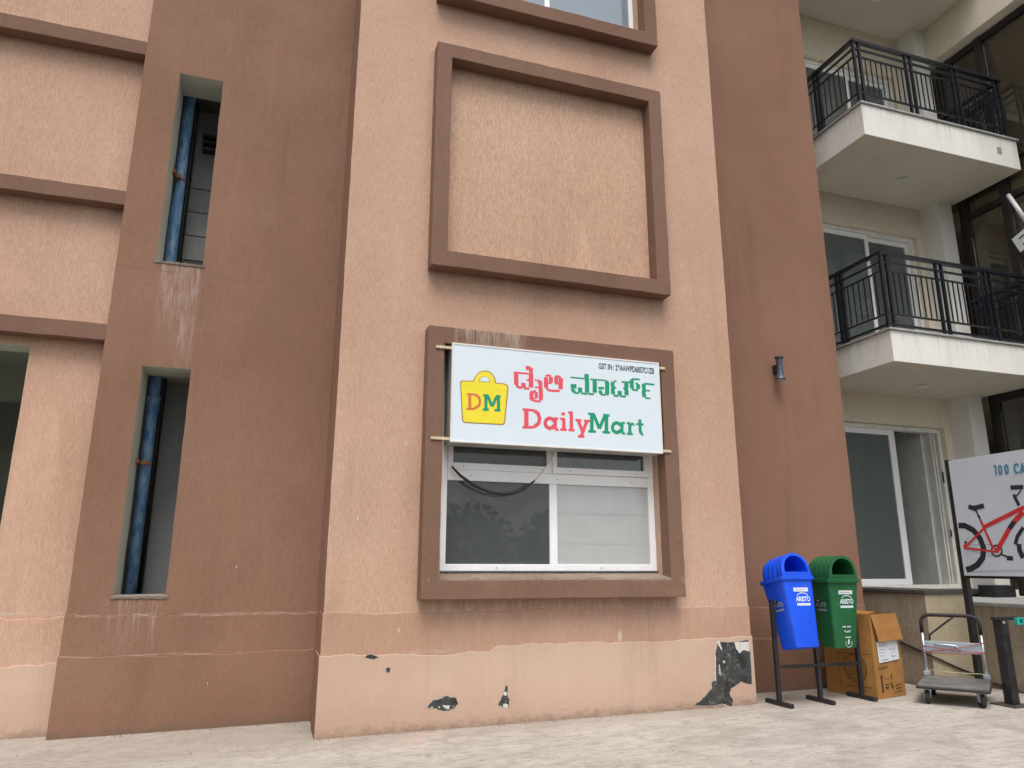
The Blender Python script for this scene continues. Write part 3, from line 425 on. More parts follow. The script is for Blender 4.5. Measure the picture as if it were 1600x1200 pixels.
def pipe_mat():
    t = NT("weathered_blue_pipe"); o = t.pos()
    n = t.noise((1, 1, .4), 14, 6, .7); n2 = t.noise((1, 1, 1), 60, 4, .6)
    c = t.mix(t.rng(n, .38, .62), (.045, .14, .30), (.17, .28, .41))
    c = t.mix(t.rng(n2, .62, .72, 0, .6), c, (.45, .50, .55))
    t.bump(n, .2, .003); return t.fin(c, .5)
m_pipe = pipe_mat()
def rust_mat():
    t = NT("rusty_clamp"); n = t.noise((1, 1, 1), 60, 5, .7)
    return t.fin(t.mix(t.rng(n, .35, .65), (.36, .14, .04), (.12, .06, .035)), .85)
m_rust = rust_mat()
def ground_mat():
    t = NT("worn_concrete_apron")
    n1 = t.noise((1, 1, 1), .5, 6, .6); n2 = t.noise((.6, 1.4, 1), 3.2, 6, .68); n3 = t.noise((1, 1, 1), 30, 5, .7)
    br = t.noise((.6, 1.9, 1), 10, 5, .75)
    c = t.mix(t.rng(n1, .3, .7), (.325, .295, .255), (.425, .39, .345))
    c = t.mix(t.rng(n2, .36, .66, 0, .6), c, (.53, .49, .44))
    c = t.mix(t.rng(br, .48, .66, 0, .65), c, (.27, .23, .195))
    c = t.mix(t.rng(n3, .52, .70, 0, .5), c, (.26, .22, .19))
    n4 = t.noise((.5, 1.2, 1), 14, 6, .8)
    c = t.mix(t.rng(n4, .5, .66, 0, .45), c, (.30, .26, .225))
    c = t.mix(t.rng(n4, .30, .42, .4, 0), c, (.70, .66, .62))
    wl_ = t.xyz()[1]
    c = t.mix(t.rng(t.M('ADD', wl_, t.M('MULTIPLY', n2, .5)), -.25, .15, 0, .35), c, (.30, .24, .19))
    pk = t.noise((1, 1, 1), 1.1, 3, .5)
    c = t.mix(t.rng(pk, .62, .74, 0, .35), c, (.50, .33, .30))
    cr = t.vor((1, 1, 1), .55, 'Distance')
    v = t.vor((1, 1, 1), 11); vc = t.vor((1, 1, 1), 11, 'Color')
    c = t.mix(t.M('MULTIPLY', t.M('LESS_THAN', v, t.M('MULTIPLY', t.M('POWER', vc, 4.0), .22)), .8), c, (.10, .085, .07))
    c = t.mix(t.M('MULTIPLY', t.crack(.55, .008), t.rng(t.noise((1, 1, 1), .7, 2, .5), .50, .60, 0, .22)), c, (.18, .155, .13))
    v2 = t.vor((.7, 1.3, 1), 6); vc2 = t.vor((.7, 1.3, 1), 6, 'Color')
    c = t.mix(t.M('MULTIPLY', t.M('LESS_THAN', v2, t.M('MULTIPLY', t.M('POWER', vc2, 6.0), .12)), .6), c, (.68, .63, .58))
    h = t.M('ADD', t.M('MULTIPLY', n3, .5), t.M('ADD', t.M('MULTIPLY', br, .6), n2))
    t.bump(h, .55, .012)
    st2 = t.noise((1, .8, 1), 1.9, 6, .72)
    c = t.mix(t.rng(st2, .54, .64, 0, .45), c, (.25, .215, .185))
    return t.fin(c, .88, 0, .3)
m_ground = ground_mat()

# ------------------------------------------------------------------ ground
bm = bmesh.new()
xs = [-150, -60, -20, -10, -6] + [-6+0.5*k for k in range(1, 35)] + [16, 30, 70, 150]; ys = [-2.8+0.4*k for k in range(0, 14)] + [6, 20, 60]
vv = [[bm.verts.new((x, y, ground_z(x))) for y in ys] for x in xs]
for i in range(len(xs)-1):
    for j in range(len(ys)-1): bm.faces.new((vv[i][j], vv[i+1][j], vv[i+1][j+1], vv[i][j+1]))
g = obj("ground", bm, m_ground); g['kind'] = 'structure'
ys = [-150, -60, -25, -12, -6, -2.8]; bm = bmesh.new()
vv = [[bm.verts.new((x, y, ground_z(x)-.004)) for y in ys] for x in xs]
for i in range(len(xs)-1):
    for j in range(len(ys)-1): bm.faces.new((vv[i][j], vv[i+1][j], vv[i+1][j+1], vv[i][j+1]))
g = obj("unseen_dark_ground", bm, simple("bounce_cut_dark", (.055, .055, .055), .9, 0, .3, 8, .3, .3)); g['kind'] = 'structure'  # unseen dark ground, added to cut light bounced up under the ledges

# ------------------------------------------------------------------ brown building
B = thing("apartment_building", "brown and tan plastered apartment block with slot openings and framed shop window", "building", (0, 0, 0))
H = 12.6
PW = (1.50, 3.70, 1.25, 3.32)      # shop window hole
panel("wall", .5359, 4.6445, .93, H, 0, .42, [PW, (1.50, 3.705, 7.31, 9.35)], [m_light, m_dark, m_light], B, side_mi=1, reveal_mi=2, top_jit=0)
def band(name, x0, x1, z0, z1, yf, yb, mat, jit=.006, mats=None, step=0):
    bm = bmesh.new(); n = int((x1-x0)/.04); rows = []
    for k in range(n+1):
        x = x0+(x1-x0)*k/n; dz = random.uniform(-jit, jit)+.008*sin(x*3.1)+.006*sin(x*11.3)+(step if step and x > 2.0 else 0)
        zb = z0 if z0 > 0.2 else ground_z(x)-.05
        rows.append([bm.verts.new(p) for p in ((x, yf, zb), (x, yf, z1+dz-.004), (x, yf+.003, z1+dz), (x, yb, z1+dz), (x, yb, zb))])
    for a, b in zip(rows, rows[1:]):
        for q in range(4): bm.faces.new((a[q], b[q], b[q+1], a[q+1]))
    for r, m in ((rows[0][::-1], 1), (rows[-1], 1)):
        f = bm.faces.new(r); f.material_index = m if mats else 0
    return obj(name, bm, mats or mat, B)
band("wall_base", .530, 4.652, .60, .955, -.004, .41, m_band, mats=[m_band, m_dark])
band("wall_base", .522, 4.662, 0, .622, -.008, .415, m_base, mats=[m_base, m_dark], jit=.008, step=.042)
# pier flank between pier face and the recessed brown wall
box("wall", .537, .70, .421, .77, -.05, H, m_dark, B)
# brown wall with slots
panel("wall", -1.49, .62, .90, H, .7706, 1.16, [(-1.1575, -.7451, 1.077, 3.123), (-1.1575, -.7451, 4.156, 6.2175), (-1.1575, -.7451, 7.25, 9.31)], [m_dark, m_dark, m_reveal], B, reveal_mi=2)
band("wall_base", -1.494, .60, .58, .925, .758, 1.1, m_dark, mats=[m_dark, m_dark], jit=.012)
band("wall_base", -1.50, .60, 0, .60, .748, 1.12, m_dark, mats=[m_dark, m_dark], jit=.006)
# left tan wall with opening
panel("wall", -9, -1.47, .88, H, .92, 1.2, [(-4.2, -2.106, .95, 3.262)], [m_light, m_dark, m_reveal], B, reveal_mi=2)
band("wall_base", -9, -1.47, .5, .90, .912, 1.15, m_light, jit=.012)
band("wall_base", -9, -1.47, 0, .53, .902, 1.16, m_base, jit=.012)
for z0, z1 in ((3.336, 3.492), (4.688, 4.837), (6.353, 6.512), (7.75, 7.91), (9.2, 9.36)):
    bm = bmesh.new(); bx(bm, -5, -1.485, .785, .93, z0, z1); obj("ledge", rough(bm, .005, .08, "x", lock_y=.9), m_trim, B, bevel=.006)
# right brown wall
panel("wall", 4.64, 6.565, .90, H, .5042, .9, [], [m_dark2, m_dark2, m_dark2], B)
band("wall_base", 4.64, 6.570, .57, .915, .497, .9, m_dark2, jit=.004)
band("wall_base", 4.64, 6.575, 0, .60, .490, .9, m_dark2, jit=.004)
box("wall", 6.2, 6.56, .905, 5.5, -.05, H, m_dark2, B)
# plaster surrounds
for (x0, x1, z0, z1) in ((1.3065, 3.8545, 1.0618, 3.487), (1.3096, 3.8651, 4.0898, 6.5314), (1.3096, 3.8651, 7.121, 9.56)):
    f = obj("window_surround", rough(frame_bm(x0, x1, z0, z1, .1530, .160, -.1556, .006), .0045, .07, lock_y=0), m_trim, B, bevel=.006)
box("wall_panel", 1.4632, 3.7115, -.0025, .002, 4.2503, 6.3709, m_panel, B)
# mortar sill inside the lower surround
bm = bmesh.new(); n = 40; rows = []
for k in range(n+1):
    x = 1.4597+(3.7012-1.4597)*k/n; j = random.uniform(-.006, .006)
    rows.append([bm.verts.new(p) for p in ((x, -.150+j, 1.2215), (x, -.142, 1.236+j), (x, .06, 1.272+j*.5), (x, .09, 1.276))])
for a, b in zip(rows, rows[1:]):
    for q in range(3): bm.faces.new((a[q], b[q], b[q+1], a[q+1]))
obj("window_sill", bm, plaster("brown_mortar_sill", (.25, .18, .14), (.20, .14, .105), (.33, .26, .21), specks=.8, streak_amt=.6, grime=False), B)
# mortar crust at the foot of the slots
for z in (1.077, 4.156):
    bm = bmesh.new(); n = 22; rows = []
    for k in range(n+1):
        x = -1.172+.445*k/n; j = random.uniform(-.008, .010)
        rows.append([bm.verts.new(p) for p in ((x, .762, z-.012-abs(j)), (x, .757, z+.004+j*.6), (x, .80, z+.014+j), (x, 1.15, z+.010))])
    for a, b in zip(rows, rows[1:]):
        for q in range(3): bm.faces.new((a[q], b[q], b[q+1], a[q+1]))
    obj("opening_sill", bm, m_mortar, B)
# peeled patches on the pier base
WP = lambda a, b, l: (a, -.0082-l, b)
m_rim = simple("exposed_plaster_rim", (.42, .37, .32), .9, 0, .3, 30, .3, .5)
for pl, _ in DATA['patch']:
    cx_ = sum(a for a, b in pl)/len(pl); cz_ = sum(b for a, b in pl)/len(pl); q_ = []
    for a, b in pl:
        d_ = Vector((a-cx_, b-cz_)); l_ = max(d_.length, 1e-4); e_ = .007+.005*mn.noise(Vector((a*20, b*20, 0)))
        q_.append((a+d_.x/l_*e_, b+d_.y/l_*e_))
    flatpoly("peel_rim", [q_], m_rim, B, WP, .0006, jit=.004)
    flatpoly("peeled_patch", [pl], m_peel, B, WP, .0014, jit=.0045)
for pl, _ in DATA['white']: flatpoly("putty_remnant", [pl], m_putty, B, WP, .0026, jit=.003)
# service shaft behind the slots: block back wall in courses, slabs
bm = bmesh.new(); bx(bm, -1.49, -1.46, 1.161, 1.8, -.05, H); bx(bm, .45, .50, 1.161, 1.8, -.05, H); bx(bm, -1.46, .45, 1.75, 1.80, -.05, 3.55); bx(bm, -1.46, .45, 1.75, 1.80, 4.50, 6.95); obj("shaft_wall", bm, m_grey, B)  # rear wall left open at hidden heights to let skylight in
box("sky_gap_block", -.98, .1, 1.62, 1.745, 6.60, 6.78, simple("sky_gap_blue", (.42, .52, .60), .5), B)  # added block; its pale blue stands in for sky seen through a gap
for k in range(44):
    z = .02+k*.285
    if z > 5.5 or z < 4.4: continue
    c0 = box("block_course", -1.458, .448, 1.715, 1.749, z+.006, z+.279, m_grey, B)
box("shaft_beam", -1.459, .449, 1.5, 1.745, 6.42, 6.56, m_darkconc, B)
box("shaft_beam", -1.459, .449, 1.45, 1.745, 3.20, 3.42, m_reveal, B)
for zz in (5.90, 5.98, 6.06): box("louvre_blade", -.98, .3, 1.64, 1.74, zz, zz+.03, m_black, B)
# void behind the left opening
room("room_wall", -5, -1.6, 1.201, 4.2, .9, 3.45, m_void, B)
box("room_beam", -4.99, -1.61, 2.6, 2.9, 3.1, 3.449, m_void, B)
# drain pipe in the shaft (hangs in it: a thing of its own)
PP = thing("drain_pipe", "weathered blue drain pipe running up behind both slot openings", "pipe", (-1.04, 1.26, 0))
bm = bmesh.new(); tube(bm, [(-1.098, 1.26, .05), (-1.104, 1.26, 4), (-1.110, 1.26, 11)], .056, 20); obj("pipe_body", bm, m_pipe, PP)
for z in (2.86, 8.0):
    bm = bmesh.new(); lathe(bm, [(.057, z-.07), (.065, z-.065), (.065, z+.05), (.070, z+.055), (.070, z+.075), (.057, z+.08)], (-1.103, 1.26, 0), seg=24); obj("coupling", bm, m_pipe, PP)
for z in (2.28, 5.27):
    bm = bmesh.new(); lathe(bm, [(.056, z-.012), (.061, z-.012), (.061, z+.012), (.056, z+.012)], (-1.105, 1.26, 0), seg=20)
    bx(bm, -1.1570, -1.09, 1.165, 1.20, z-.013, z+.013); bx(bm, -1.156, -1.13, 1.05, 1.164, z-.018, z+.018); bx(bm, -1.12, -1.08, 1.15, 1.164, z-.022, z+.022)
    obj("pipe_clamp", bm, m_rust, PP)
bm = bmesh.new(); tube(bm, [(-1.075, 1.60, .05), (-1.08, 1.60, 11)], .036, 10); tag(obj("drain_pipe", bm, m_black), "thin dark rod standing in for shade in the shaft, right of the blue drain pipe", "pipe")  # dark rod put where shade falls beside the blue pipe

# ------------------------------------------------------------------ shop window
YF = .095
def win_bar(n, x0, x1, z0, z1, par, y0=YF, y1=YF+.05, m=None): return box(n, x0, x1, y0, y1, z0, z1, m or m_pvc, par, bevel=.004)
wbm = frame_bm(1.512, 3.699, 1.295, 3.30, .062, .062, YF, YF+.06)
Wn = obj("shop_window", wbm, m_pvc, B, bevel=.004)
win_bar("mullion", 2.578, 2.655, 1.357, 2.104, Wn, YF+.002); win_bar("transom", 1.574, 3.637, 2.105, 2.205, Wn, YF-.004)
obj("sash", frame_bm(1.574, 2.60, 2.206, 3.23, .05, .062, YF-.010, YF+.045), m_pvc, Wn, bevel=.003)
obj("sash", frame_bm(2.602, 3.637, 2.206, 3.23, .045, .058, YF-.030, YF+.03), m_pvc, Wn, bevel=.003)
def pane(x0, x1, z0, z1, y, m, par): return box("pane", x0, x1, y, y+.005, z0, z1, m, par)
pane(1.574, 2.578, 1.357, 2.105, YF+.022, m_glass_dark, Wn); pane(2.655, 3.637, 1.357, 2.105, YF+.018, m_glass_milky, Wn)
pane(1.624, 2.55, 2.268, 3.168, YF+.016, m_glass_dark, Wn); pane(2.647, 3.592, 2.264, 3.172, YF, m_glass, Wn)
box("window_track", 1.50, 3.705, YF-.02, YF+.07, 1.270, 1.294, m_granite, Wn)
for (x, z) in ((1.72, 2.235), (2.50, 2.235), (2.78, 2.234), (3.50, 2.234), (1.80, 2.15), (2.66, 2.15), (3.45, 2.15), (1.60, 2.42), (2.05, 1.325), (3.1, 1.325)):
    bm = bmesh.new(); lathe(bm, [(.007, 0), (.006, .004)], (x, YF-.036 if z > 2.23 and x > 2.6 else YF-.014 if z > 2.2 else YF-.007, z), 'Y', 8); obj("screw", bm, m_galv, Wn)
for z0, z1 in ((1.30, 1.540), (1.556, 1.826), (1.842, 2.13)):
    box("shelf_board", 1.55, 3.66, YF+.052, YF+.066, z0, z1, m_board, Wn)
for z0 in (1.548, 1.834): box("shelf_joint", 1.56, 3.65, YF+.046, YF+.0515, z0-.007, z0+.007, m_ink, Wn)
box("shelf_upright", 2.50, 2.56, YF+.030, YF+.051, 1.3, 3.2, simple("blue_grey_upright", (.10, .13, .20), .5), Wn)
box("curtain_strip", 3.60, 3.632, YF+.03, YF+.045, 1.36, 2.10, m_curtain, Wn)
room("room_wall", .8, 4.4, .425, 4.0, .2, 3.5, m_interior, B)
box("shelf_panel", 2.70, 2.95, .5, .53, 2.14, 3.0, m_pale_sheet, Wn)
# upper window (only its foot shows)
W2 = obj("upper_window", frame_bm(1.512, 3.703, 7.36, 9.34, .05, .10, YF, YF+.06), m_pvc, B, bevel=.004)
win_bar("mullion", 2.58, 2.64, 7.46, 9.24, W2)
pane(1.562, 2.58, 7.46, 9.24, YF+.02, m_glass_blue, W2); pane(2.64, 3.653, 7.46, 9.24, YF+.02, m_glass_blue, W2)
box("pale_backing", 1.55, 3.66, YF+.12, YF+.13, 7.46, 9.24, simple("pale_blue_backing", (.42, .50, .56), .8), W2)  # added sheet behind the panes, coloured for their pale sky reflection
room("room_wall", .8, 4.4, .425, 4.0, 7.0, 9.6, m_interior, B)

# ------------------------------------------------------------------ sign
SG = thing("shop_sign", "white DailyMart box sign with yellow bag logo above the shop window", "sign", (2.59, 0, 2.41))
sy = -.1856
box("sign_box", 1.525, 3.662, sy+.006, .055, 2.411, 3.330, m_signside, SG, bevel=.004)
box("sign_face", 1.535, 3.652, sy, sy+.0055, 2.421, 3.320, m_sign, SG)
obj("sign_rim", frame_bm(1.5235, 3.6635, 2.4095, 3.3315, .016, .016, sy-.004, sy+.02), m_signrim, SG, bevel=.002)
SP = lambda a, b, l: (a, sy-.0006-l, b)
def fat(it, k=1.16): return [(p, w*k) for p, w in it]
for key, m, cuts, nk in (('red', m_red, (0, 8, 17, 26, 30, 34, 38, 41, 46), 26), ('green', m_green, (0, 10, 15, 24, 29, 33, 41, 45, 50, 53), 33)):
    for a, b in zip(cuts, cuts[1:]):
        if key == 'red' and a == 34:      # the i: stem and dot are two pieces
            strokes("letter_dot", fat(DATA[key][34:35], 1.06), m, SG, SP); a = 35
        strokes(key+"_letter", fat(DATA[key][a:b], 1.24 if a < nk else 1.2), m, SG, SP)
bag = [b[0] for b in DATA['bag']]
flatpoly("bag_outline", [bag[0]], m_brownp, SG, SP, .0006); flatpoly("bag_logo", [bag[1]], m_yellow, SG, SP, .0012)
flatpoly("bag_handle_hole_outline", [[(a*1.0, b) for a, b in bag[2]]], m_brownp, SG, SP, .0018)
cx = sum(a for a, b in bag[2])/7; cz = sum(b for a, b in bag[2])/7
flatpoly("bag_handle_hole", [[(cx+(a-cx)*.86, cz+(b-cz)*.82) for a, b in bag[2]]], m_sign, SG, SP, .0024)
BP = lambda a, b, l: (a, sy-.0030-l, b)
strokes("bag_letter_d", DATA['bagD'], m_orange, SG, BP); strokes("bag_letter_m", DATA['bagM'], m_green, SG, BP)
(gx0, gz0), (gx1, gz1), _ = DATA['gst']
text("tax_number", "GST IN : 29AAWPD6857C1ZB", .080, face_m((gx0, sy-.001, (gz0+gz1)/2), (1, 0, 0), (0, 0, 1)), m_ink, SG, bold=.0022, sx=.59, lift=.0)
for z, lb in ((3.285, "upper"), (2.44, "lower")):
    tag(box("wooden_batten", 1.375 if z > 3 else 1.352, 3.742 if z > 3 else 3.766, -.170, -.158, z-.013, z+.013, m_wood, None, bevel=.002),
        f"pale wooden batten behind the {lb} edge of the DailyMart sign", "batten", "battens holding the sign")
# cable hanging in front of the window
bm = bmesh.new()
cp = [(1.60, .045, 2.225), (1.68, .03, 2.14), (1.80, .02, 2.06), (1.94, .01, 2.005), (2.07, .01, 1.985), (2.19, .01, 1.997), (2.30, .02, 2.045), (2.40, .03, 2.12)]
tube(bm, cp, [.008, .013, .015, .015, .015, .015, .014, .009], 8)
ca = obj("hanging_cable", bm, m_rubber); tag(ca, "thick black cable sagging in front of the dark left window pane", "cable")
bm = bmesh.new(); tube(bm, [(2.40, .03, 2.12), (2.47, .025, 2.20), (2.56, .01, 2.33), (2.61, -.02, 2.44)], .0045, 6); obj("bare_wire", bm, m_wood, ca)

# ------------------------------------------------------------------ wall lamp
L = thing("wall_lamp", "grey hourglass up-and-down wall lamp on the brown wall right of the sign", "lamp", (5.60, .5, 3.60))
cxl, cyl = 5.615, .405
LS = .86
bm = bmesh.new(); lathe(bm, [(r_*LS, 3.6+(h_-3.6)*.93) for r_, h_ in [(.060, 3.735), (.062, 3.747), (.056, 3.750), (.050, 3.735), (.042, 3.70), (.038, 3.62), (.040, 3.56), (.050, 3.50), (.058, 3.470), (.066, 3.462), (.066, 3.452), (.055, 3.452), (.048, 3.47)]], (cxl, cyl, 0), seg=28); obj("lamp_body", bm, m_lamp, L)
box("wall_bracket", cxl-.028, cxl+.028, .43, .503, 3.56, 3.65, m_black, L, bevel=.004)
bm = bmesh.new(); lathe(bm, [(.042, 3.463), (.042, 3.458)], (cxl, cyl, 0), seg=20); obj("lamp_glass", bm, m_diff, L)
# ------------------------------------------------------------------ cream balcony bay
C = thing("balcony_bay", "cream bay with stacked balconies and sliding doors beside the brown wall", "building", (0, 0, 0))
YB = 1.42
doors = [(6.75, 9.215, 1.045, 3.285), (6.75, 9.215, 4.14, 6.28), (6.75, 9.215, 7.24, 9.10)]
panel("wall", 6.561, 9.33, -.05, 12.6, YB, YB+.22, doors, [m_cream, m_cream, m_cream], C, reveal_mi=2)
bm = bmesh.new(); bx(bm, 9.325, 9.600, 1.075, YB+.25, -.05, 12.6); obj("pillar", bm, m_white, C, bevel=.006)
box("beam", 9.56, 9.98, -2.4, YB+.2, 9.17, 9.819, m_cream, C, bevel=.008)
box("beam", 9.33, 9.75, YB+.03, YB+.24, 9.3, 9.818, m_cream, C)
def bal_slab(z0, z1):
    bm = bmesh.new(); bx(bm, 6.95, 9.69, .02, YB-.002, z0, z1)
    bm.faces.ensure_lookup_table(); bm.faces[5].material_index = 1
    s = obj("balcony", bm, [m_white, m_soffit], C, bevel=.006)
    box("coping", 6.925, 9.715, -.005, .12, z1+.001, z1+.028, m_cap, s, bevel=.004); box("coping", 6.925, 7.08, .121, YB-.003, z1+.001, z1+.028, m_cap, s, bevel=.004)
    return s
def clone(src, name, dx=0, dy=0, dz=0, par=None):
    o = src.copy(); o.name = name; COL.objects.link(o); o.location = src.location + Vector((dx, dy, dz)); o.parent = par; o.matrix_parent_inverse = Matrix(); return o
def railing(s, zb):
    """zb: top of slab; rails, paired posts and balusters as sub-parts"""
    y = .07; xL, xR = 6.995, 9.63; zt = zb+1.04
    for n, za, h, w in (("handrail", zt-.042, .042, .055), ("rail", zt-.150, .023, .026), ("rail", zt-.265, .020, .022), ("rail", zb+.215, .022, .022), ("rail", zb+.075, .028, .028)):
        box(n, xL-w/2, xR+w/2, y-w/2, y+w/2, za, za+h, m_rail, s); box(n, xL-w/2, xL+w/2, y+w/2+.001, 1.40, za, za+h, m_rail, s); box(n, xR-w/2, xR+w/2, y+w/2+.001, 1.05, za, za+h, m_rail, s)
    for x in (6.985, 7.078, 7.872, 7.965, 8.70, 8.79, 9.50, 9.60): box("post", x-.0165, x+.0165, y-.016, y+.016, zb+.03, zt-.046, m_rail, s)
    for yy in (.74, .82, 1.36):
        box("post", xL-.019, xL+.019, yy-.020, yy+.020, zb+.03, zt-.046, m_rail, s)
        if yy < 1: box("post", xR-.019, xR+.019, yy-.020, yy+.020, zb+.03, zt-.046, m_rail, s)
    bm = bmesh.new(); bx(bm, -.0062, .0062, -.0062, .0062, zb+.245, zt-.264); b0 = obj("baluster", bm, m_rail, s); first = True
    def put(x, yy):
        nonlocal first
        if first: b0.location = (x, yy, 0); first = False; return
        o = b0.copy(); COL.objects.link(o); o.parent = s; o.location = (x, yy, 0)
    for a, b in ((7.078, 7.872), (7.965, 8.70), (8.79, 9.50)):
        n = 8
        for k in range(1, n+1): put(a+(b-a)*k/(n+1), y)
    for a, b in ((.10, .74), (.82, 1.36)):
        for k in range(1, 7 if a < .2 else 6): put(xL, a+(b-a)*k/(7 if a < .2 else 6))
    for k in range(1, 6): put(xR, .16+.58*k/6)
s2 = bal_slab(3.71, 4.10); railing(s2, 4.10)
s1 = bal_slab(6.74, 7.19); railing(s1, 7.17)
s0 = bal_slab(9.82, 10.27)
box("meter_plate", 9.28, 9.36, .012, .0195, 6.93, 7.02, m_galv, s1)
# sliding doors
def door(x0, x1, z0, z1, open_right):
    y = YB+.07
    d = obj("sliding_door", frame_bm(x0+.004, x1-.004, z0+.003, z1-.004, .055, .06, y, y+.12), m_alu, C, bevel=.004)
    xm = 8.30
    obj("door_leaf", frame_bm(x0+.06, xm+.03, z0+.065, z1-.066, .06, .075, y+.015, y+.05), m_pvc, d, bevel=.004)
    pane(x0+.12, xm-.03, z0+.14, z1-.141, y+.03, m_glass_door, d)
    if open_right:
        obj("door_leaf", frame_bm(7.02, xm+.12, z0+.065, z1-.066, .06, .075, y+.062, y+.10), m_pvc, d, bevel=.004)
        pane(7.08, xm+.06, z0+.14, z1-.141, y+.08, m_glass_door, d)
        for xx in (9.03, 9.085): box("track", xx, xx+.02, y+.02, y+.11, z0+.064, z1-.065, m_alu, d)
        box("handle", x1-.075, x1-.06, y-.012, y, 2.5, 2.66, m_black, d)
        box("latch", x1-.075, x1-.06, y-.012, y, 1.75, 1.85, m_black, d)
    else:
        obj("door_leaf", frame_bm(xm-.02, x1-.06, z0+.065, z1-.066, .06, .075, y+.062, y+.10), m_pvc, d, bevel=.004)
        pane(xm+.04, x1-.12, z0+.14, z1-.141, y+.08, m_glass_door, d)
    return d
dG = door(*doors[0], True); d2 = door(*doors[1], False); d1 = door(*doors[2], False)
for k, (x0, x1, z0, z1) in enumerate(doors): room("room_wall", 6.70, 9.70, YB+.222, 5.6, z0-.03, z1+.38, m_interior, C)
box("curtain", 6.9, 7.93, YB+.122, YB+.128, 2.22, 3.13, m_pale_sheet, dG)  # added sheet standing in for a pale reflection in the door pane
bm = bmesh.new(); bx(bm, 9.0, 9.16, YB+.225, 3.2, 1.08, 3.3); obj("partition", bm, m_alu, C)
box("floor_skirting", 8.35, 9.0, 5.4, 5.5, 1.08, 1.2, m_granite, C)
# ceiling lights
for i, (x, y, z, lb) in enumerate(((8.325, .76, 6.74, "under the upper balcony"), (8.26, .84, 3.71, "under the lower balcony, above the ground-floor door"), (8.30, .72, 9.82, "in the topmost ceiling, at the photo's upper edge"))):
    t = thing("ceiling_light", f"small round recessed ceiling light {lb}", "ceiling light", (x, y, z), "balcony ceiling lights")
    bm = bmesh.new(); lathe(bm, [(.085, z-.001), (.088, z-.020), (.078, z-.026), (.062, z-.020), (.058, z-.004)], (x, y, 0), seg=24); obj("trim_ring", bm, m_alu, t)
    bm = bmesh.new(); lathe(bm, [(.056, z-.003), (.056, z-.014)], (x, y, 0), seg=24); obj("diffuser", bm, m_diff, t)

# ------------------------------------------------------------------ glazed wing on the far right
G = thing("glazed_wing", "dark-framed glazed wing facing the balconies at the right edge", "building", (9.72, 0, 0))
XW = 9.72
def gb(n, y0, y1, z0, z1, m=m_brownfr, x0=XW, x1=XW+.12): return box(n, x0, x1, y0, y1, z0, z1, m, G, bevel=.004)
for y0 in (.96, .30, -.62, -1.6): gb("frame_post", y0, y0+.11, .966, 9.165)
for z0 in (3.62, 4.35, 6.44, 7.0, 9.07):
    for (a, b) in ((.412, .959), (-.509, .299), (-1.489, -.621)): gb("frame_rail", a, b, z0, z0+.09, x0=XW+.01, x1=XW+.11)
for (za, zb) in ((.97, 3.62), (3.71, 4.35), (4.44, 6.44), (6.53, 7.0), (7.09, 9.07)):
    for (a, b) in ((.412, .959), (-.509, .299), (-1.489, -.621)):
        box("pane", XW+.05, XW+.056, a, b, za, zb, m_glass_wing if za > 3.7 else glass("clear_wing_glass", (.7, .72, .68), .6, dirt=.03) if (a, za) == (.412, .97) else bpy.data.materials["clear_wing_glass"] if za < 1 else m_glass_wing, G)
for z in (3.66, 6.5, 9.36): box("floor_slab", XW+.13, 12.4, -1.7, 3.2, z-.1, z+.2, m_cream, G)
box("wall", 12.4, 12.5, -1.7, 3.2, .966, 12.5, m_cream, G); box("wall", 9.70, 12.4, 3.2, 3.3, .966, 12.5, m_cream, G); box("wall", XW+.12, 12.4, -1.8, -1.7, .966, 12.5, m_cream, G)
box("partition", XW+.13, 10.9, -.45, .22, 6.71, 9.25, simple("beige_partition", (.62, .52, .34), .8), G); box("partition", XW+.13, 10.6, -.6, .28, 4.45, 6.35, m_board, G)
bm = bmesh.new(); n = 90
row = []
for k in range(n+1):
    y = -1.6+2.55*k/n; x = XW+.22+.045*sin(k*1.35)+.02*sin(k*.47)
    row.append((bm.verts.new((x, y, 1.0)), bm.verts.new((x+.01*sin(k), y, 3.6))))
for a, b in zip(row, row[1:]): f = bm.faces.new((a[0], b[0], b[1], a[1])); f.smooth = True
cu = obj("curtain", bm, m_curtain, G); sm = cu.modifiers.new("thick", 'SOLIDIFY'); sm.thickness = .004
bm = bmesh.new(); tube(bm, [(9.60, .20, 6.43), (9.60, .0, 5.90)], .030, 12)
t = obj("tube_light", bm, m_tube); tag(t, "white tube lamp hanging slanted on the dark glazing at the right edge", "lamp")
bm = bmesh.new(); bx(bm, 9.575, 9.615, -.08, .22, 5.56, 5.86)
sb = thing("switch_box", "tilted white switch box with two dark slots below the tube lamp", "switch box", (9.6, .1, 5.7))
bm2 = bmesh.new(); bx(bm2, -.015, .015, -.12, .12, -.125, .125)
bm.free(); o = obj("switch_plate", bm2, m_tube, None, bevel=.01); o.parent = sb; o.rotation_euler = (R_(-20), 0, 0)
for zz in (.05, -.06):
    b = bmesh.new(); bx(b, -.018, -.0155, -.05, .03, zz-.012, zz+.012); q = obj("slot", b, m_ink, o)
bm = bmesh.new(); tube(bm, [(9.61, .12, 5.81), (9.62, .15, 5.90), (9.62, .08, 5.93), (9.62, .12, 6.0), (9.62, .05, 6.04)], .008, 6); obj("wire", bm, m_ink, None).parent = sb
bpy.data.objects['wire'].matrix_parent_inverse = Matrix.Translation(-sb.location)

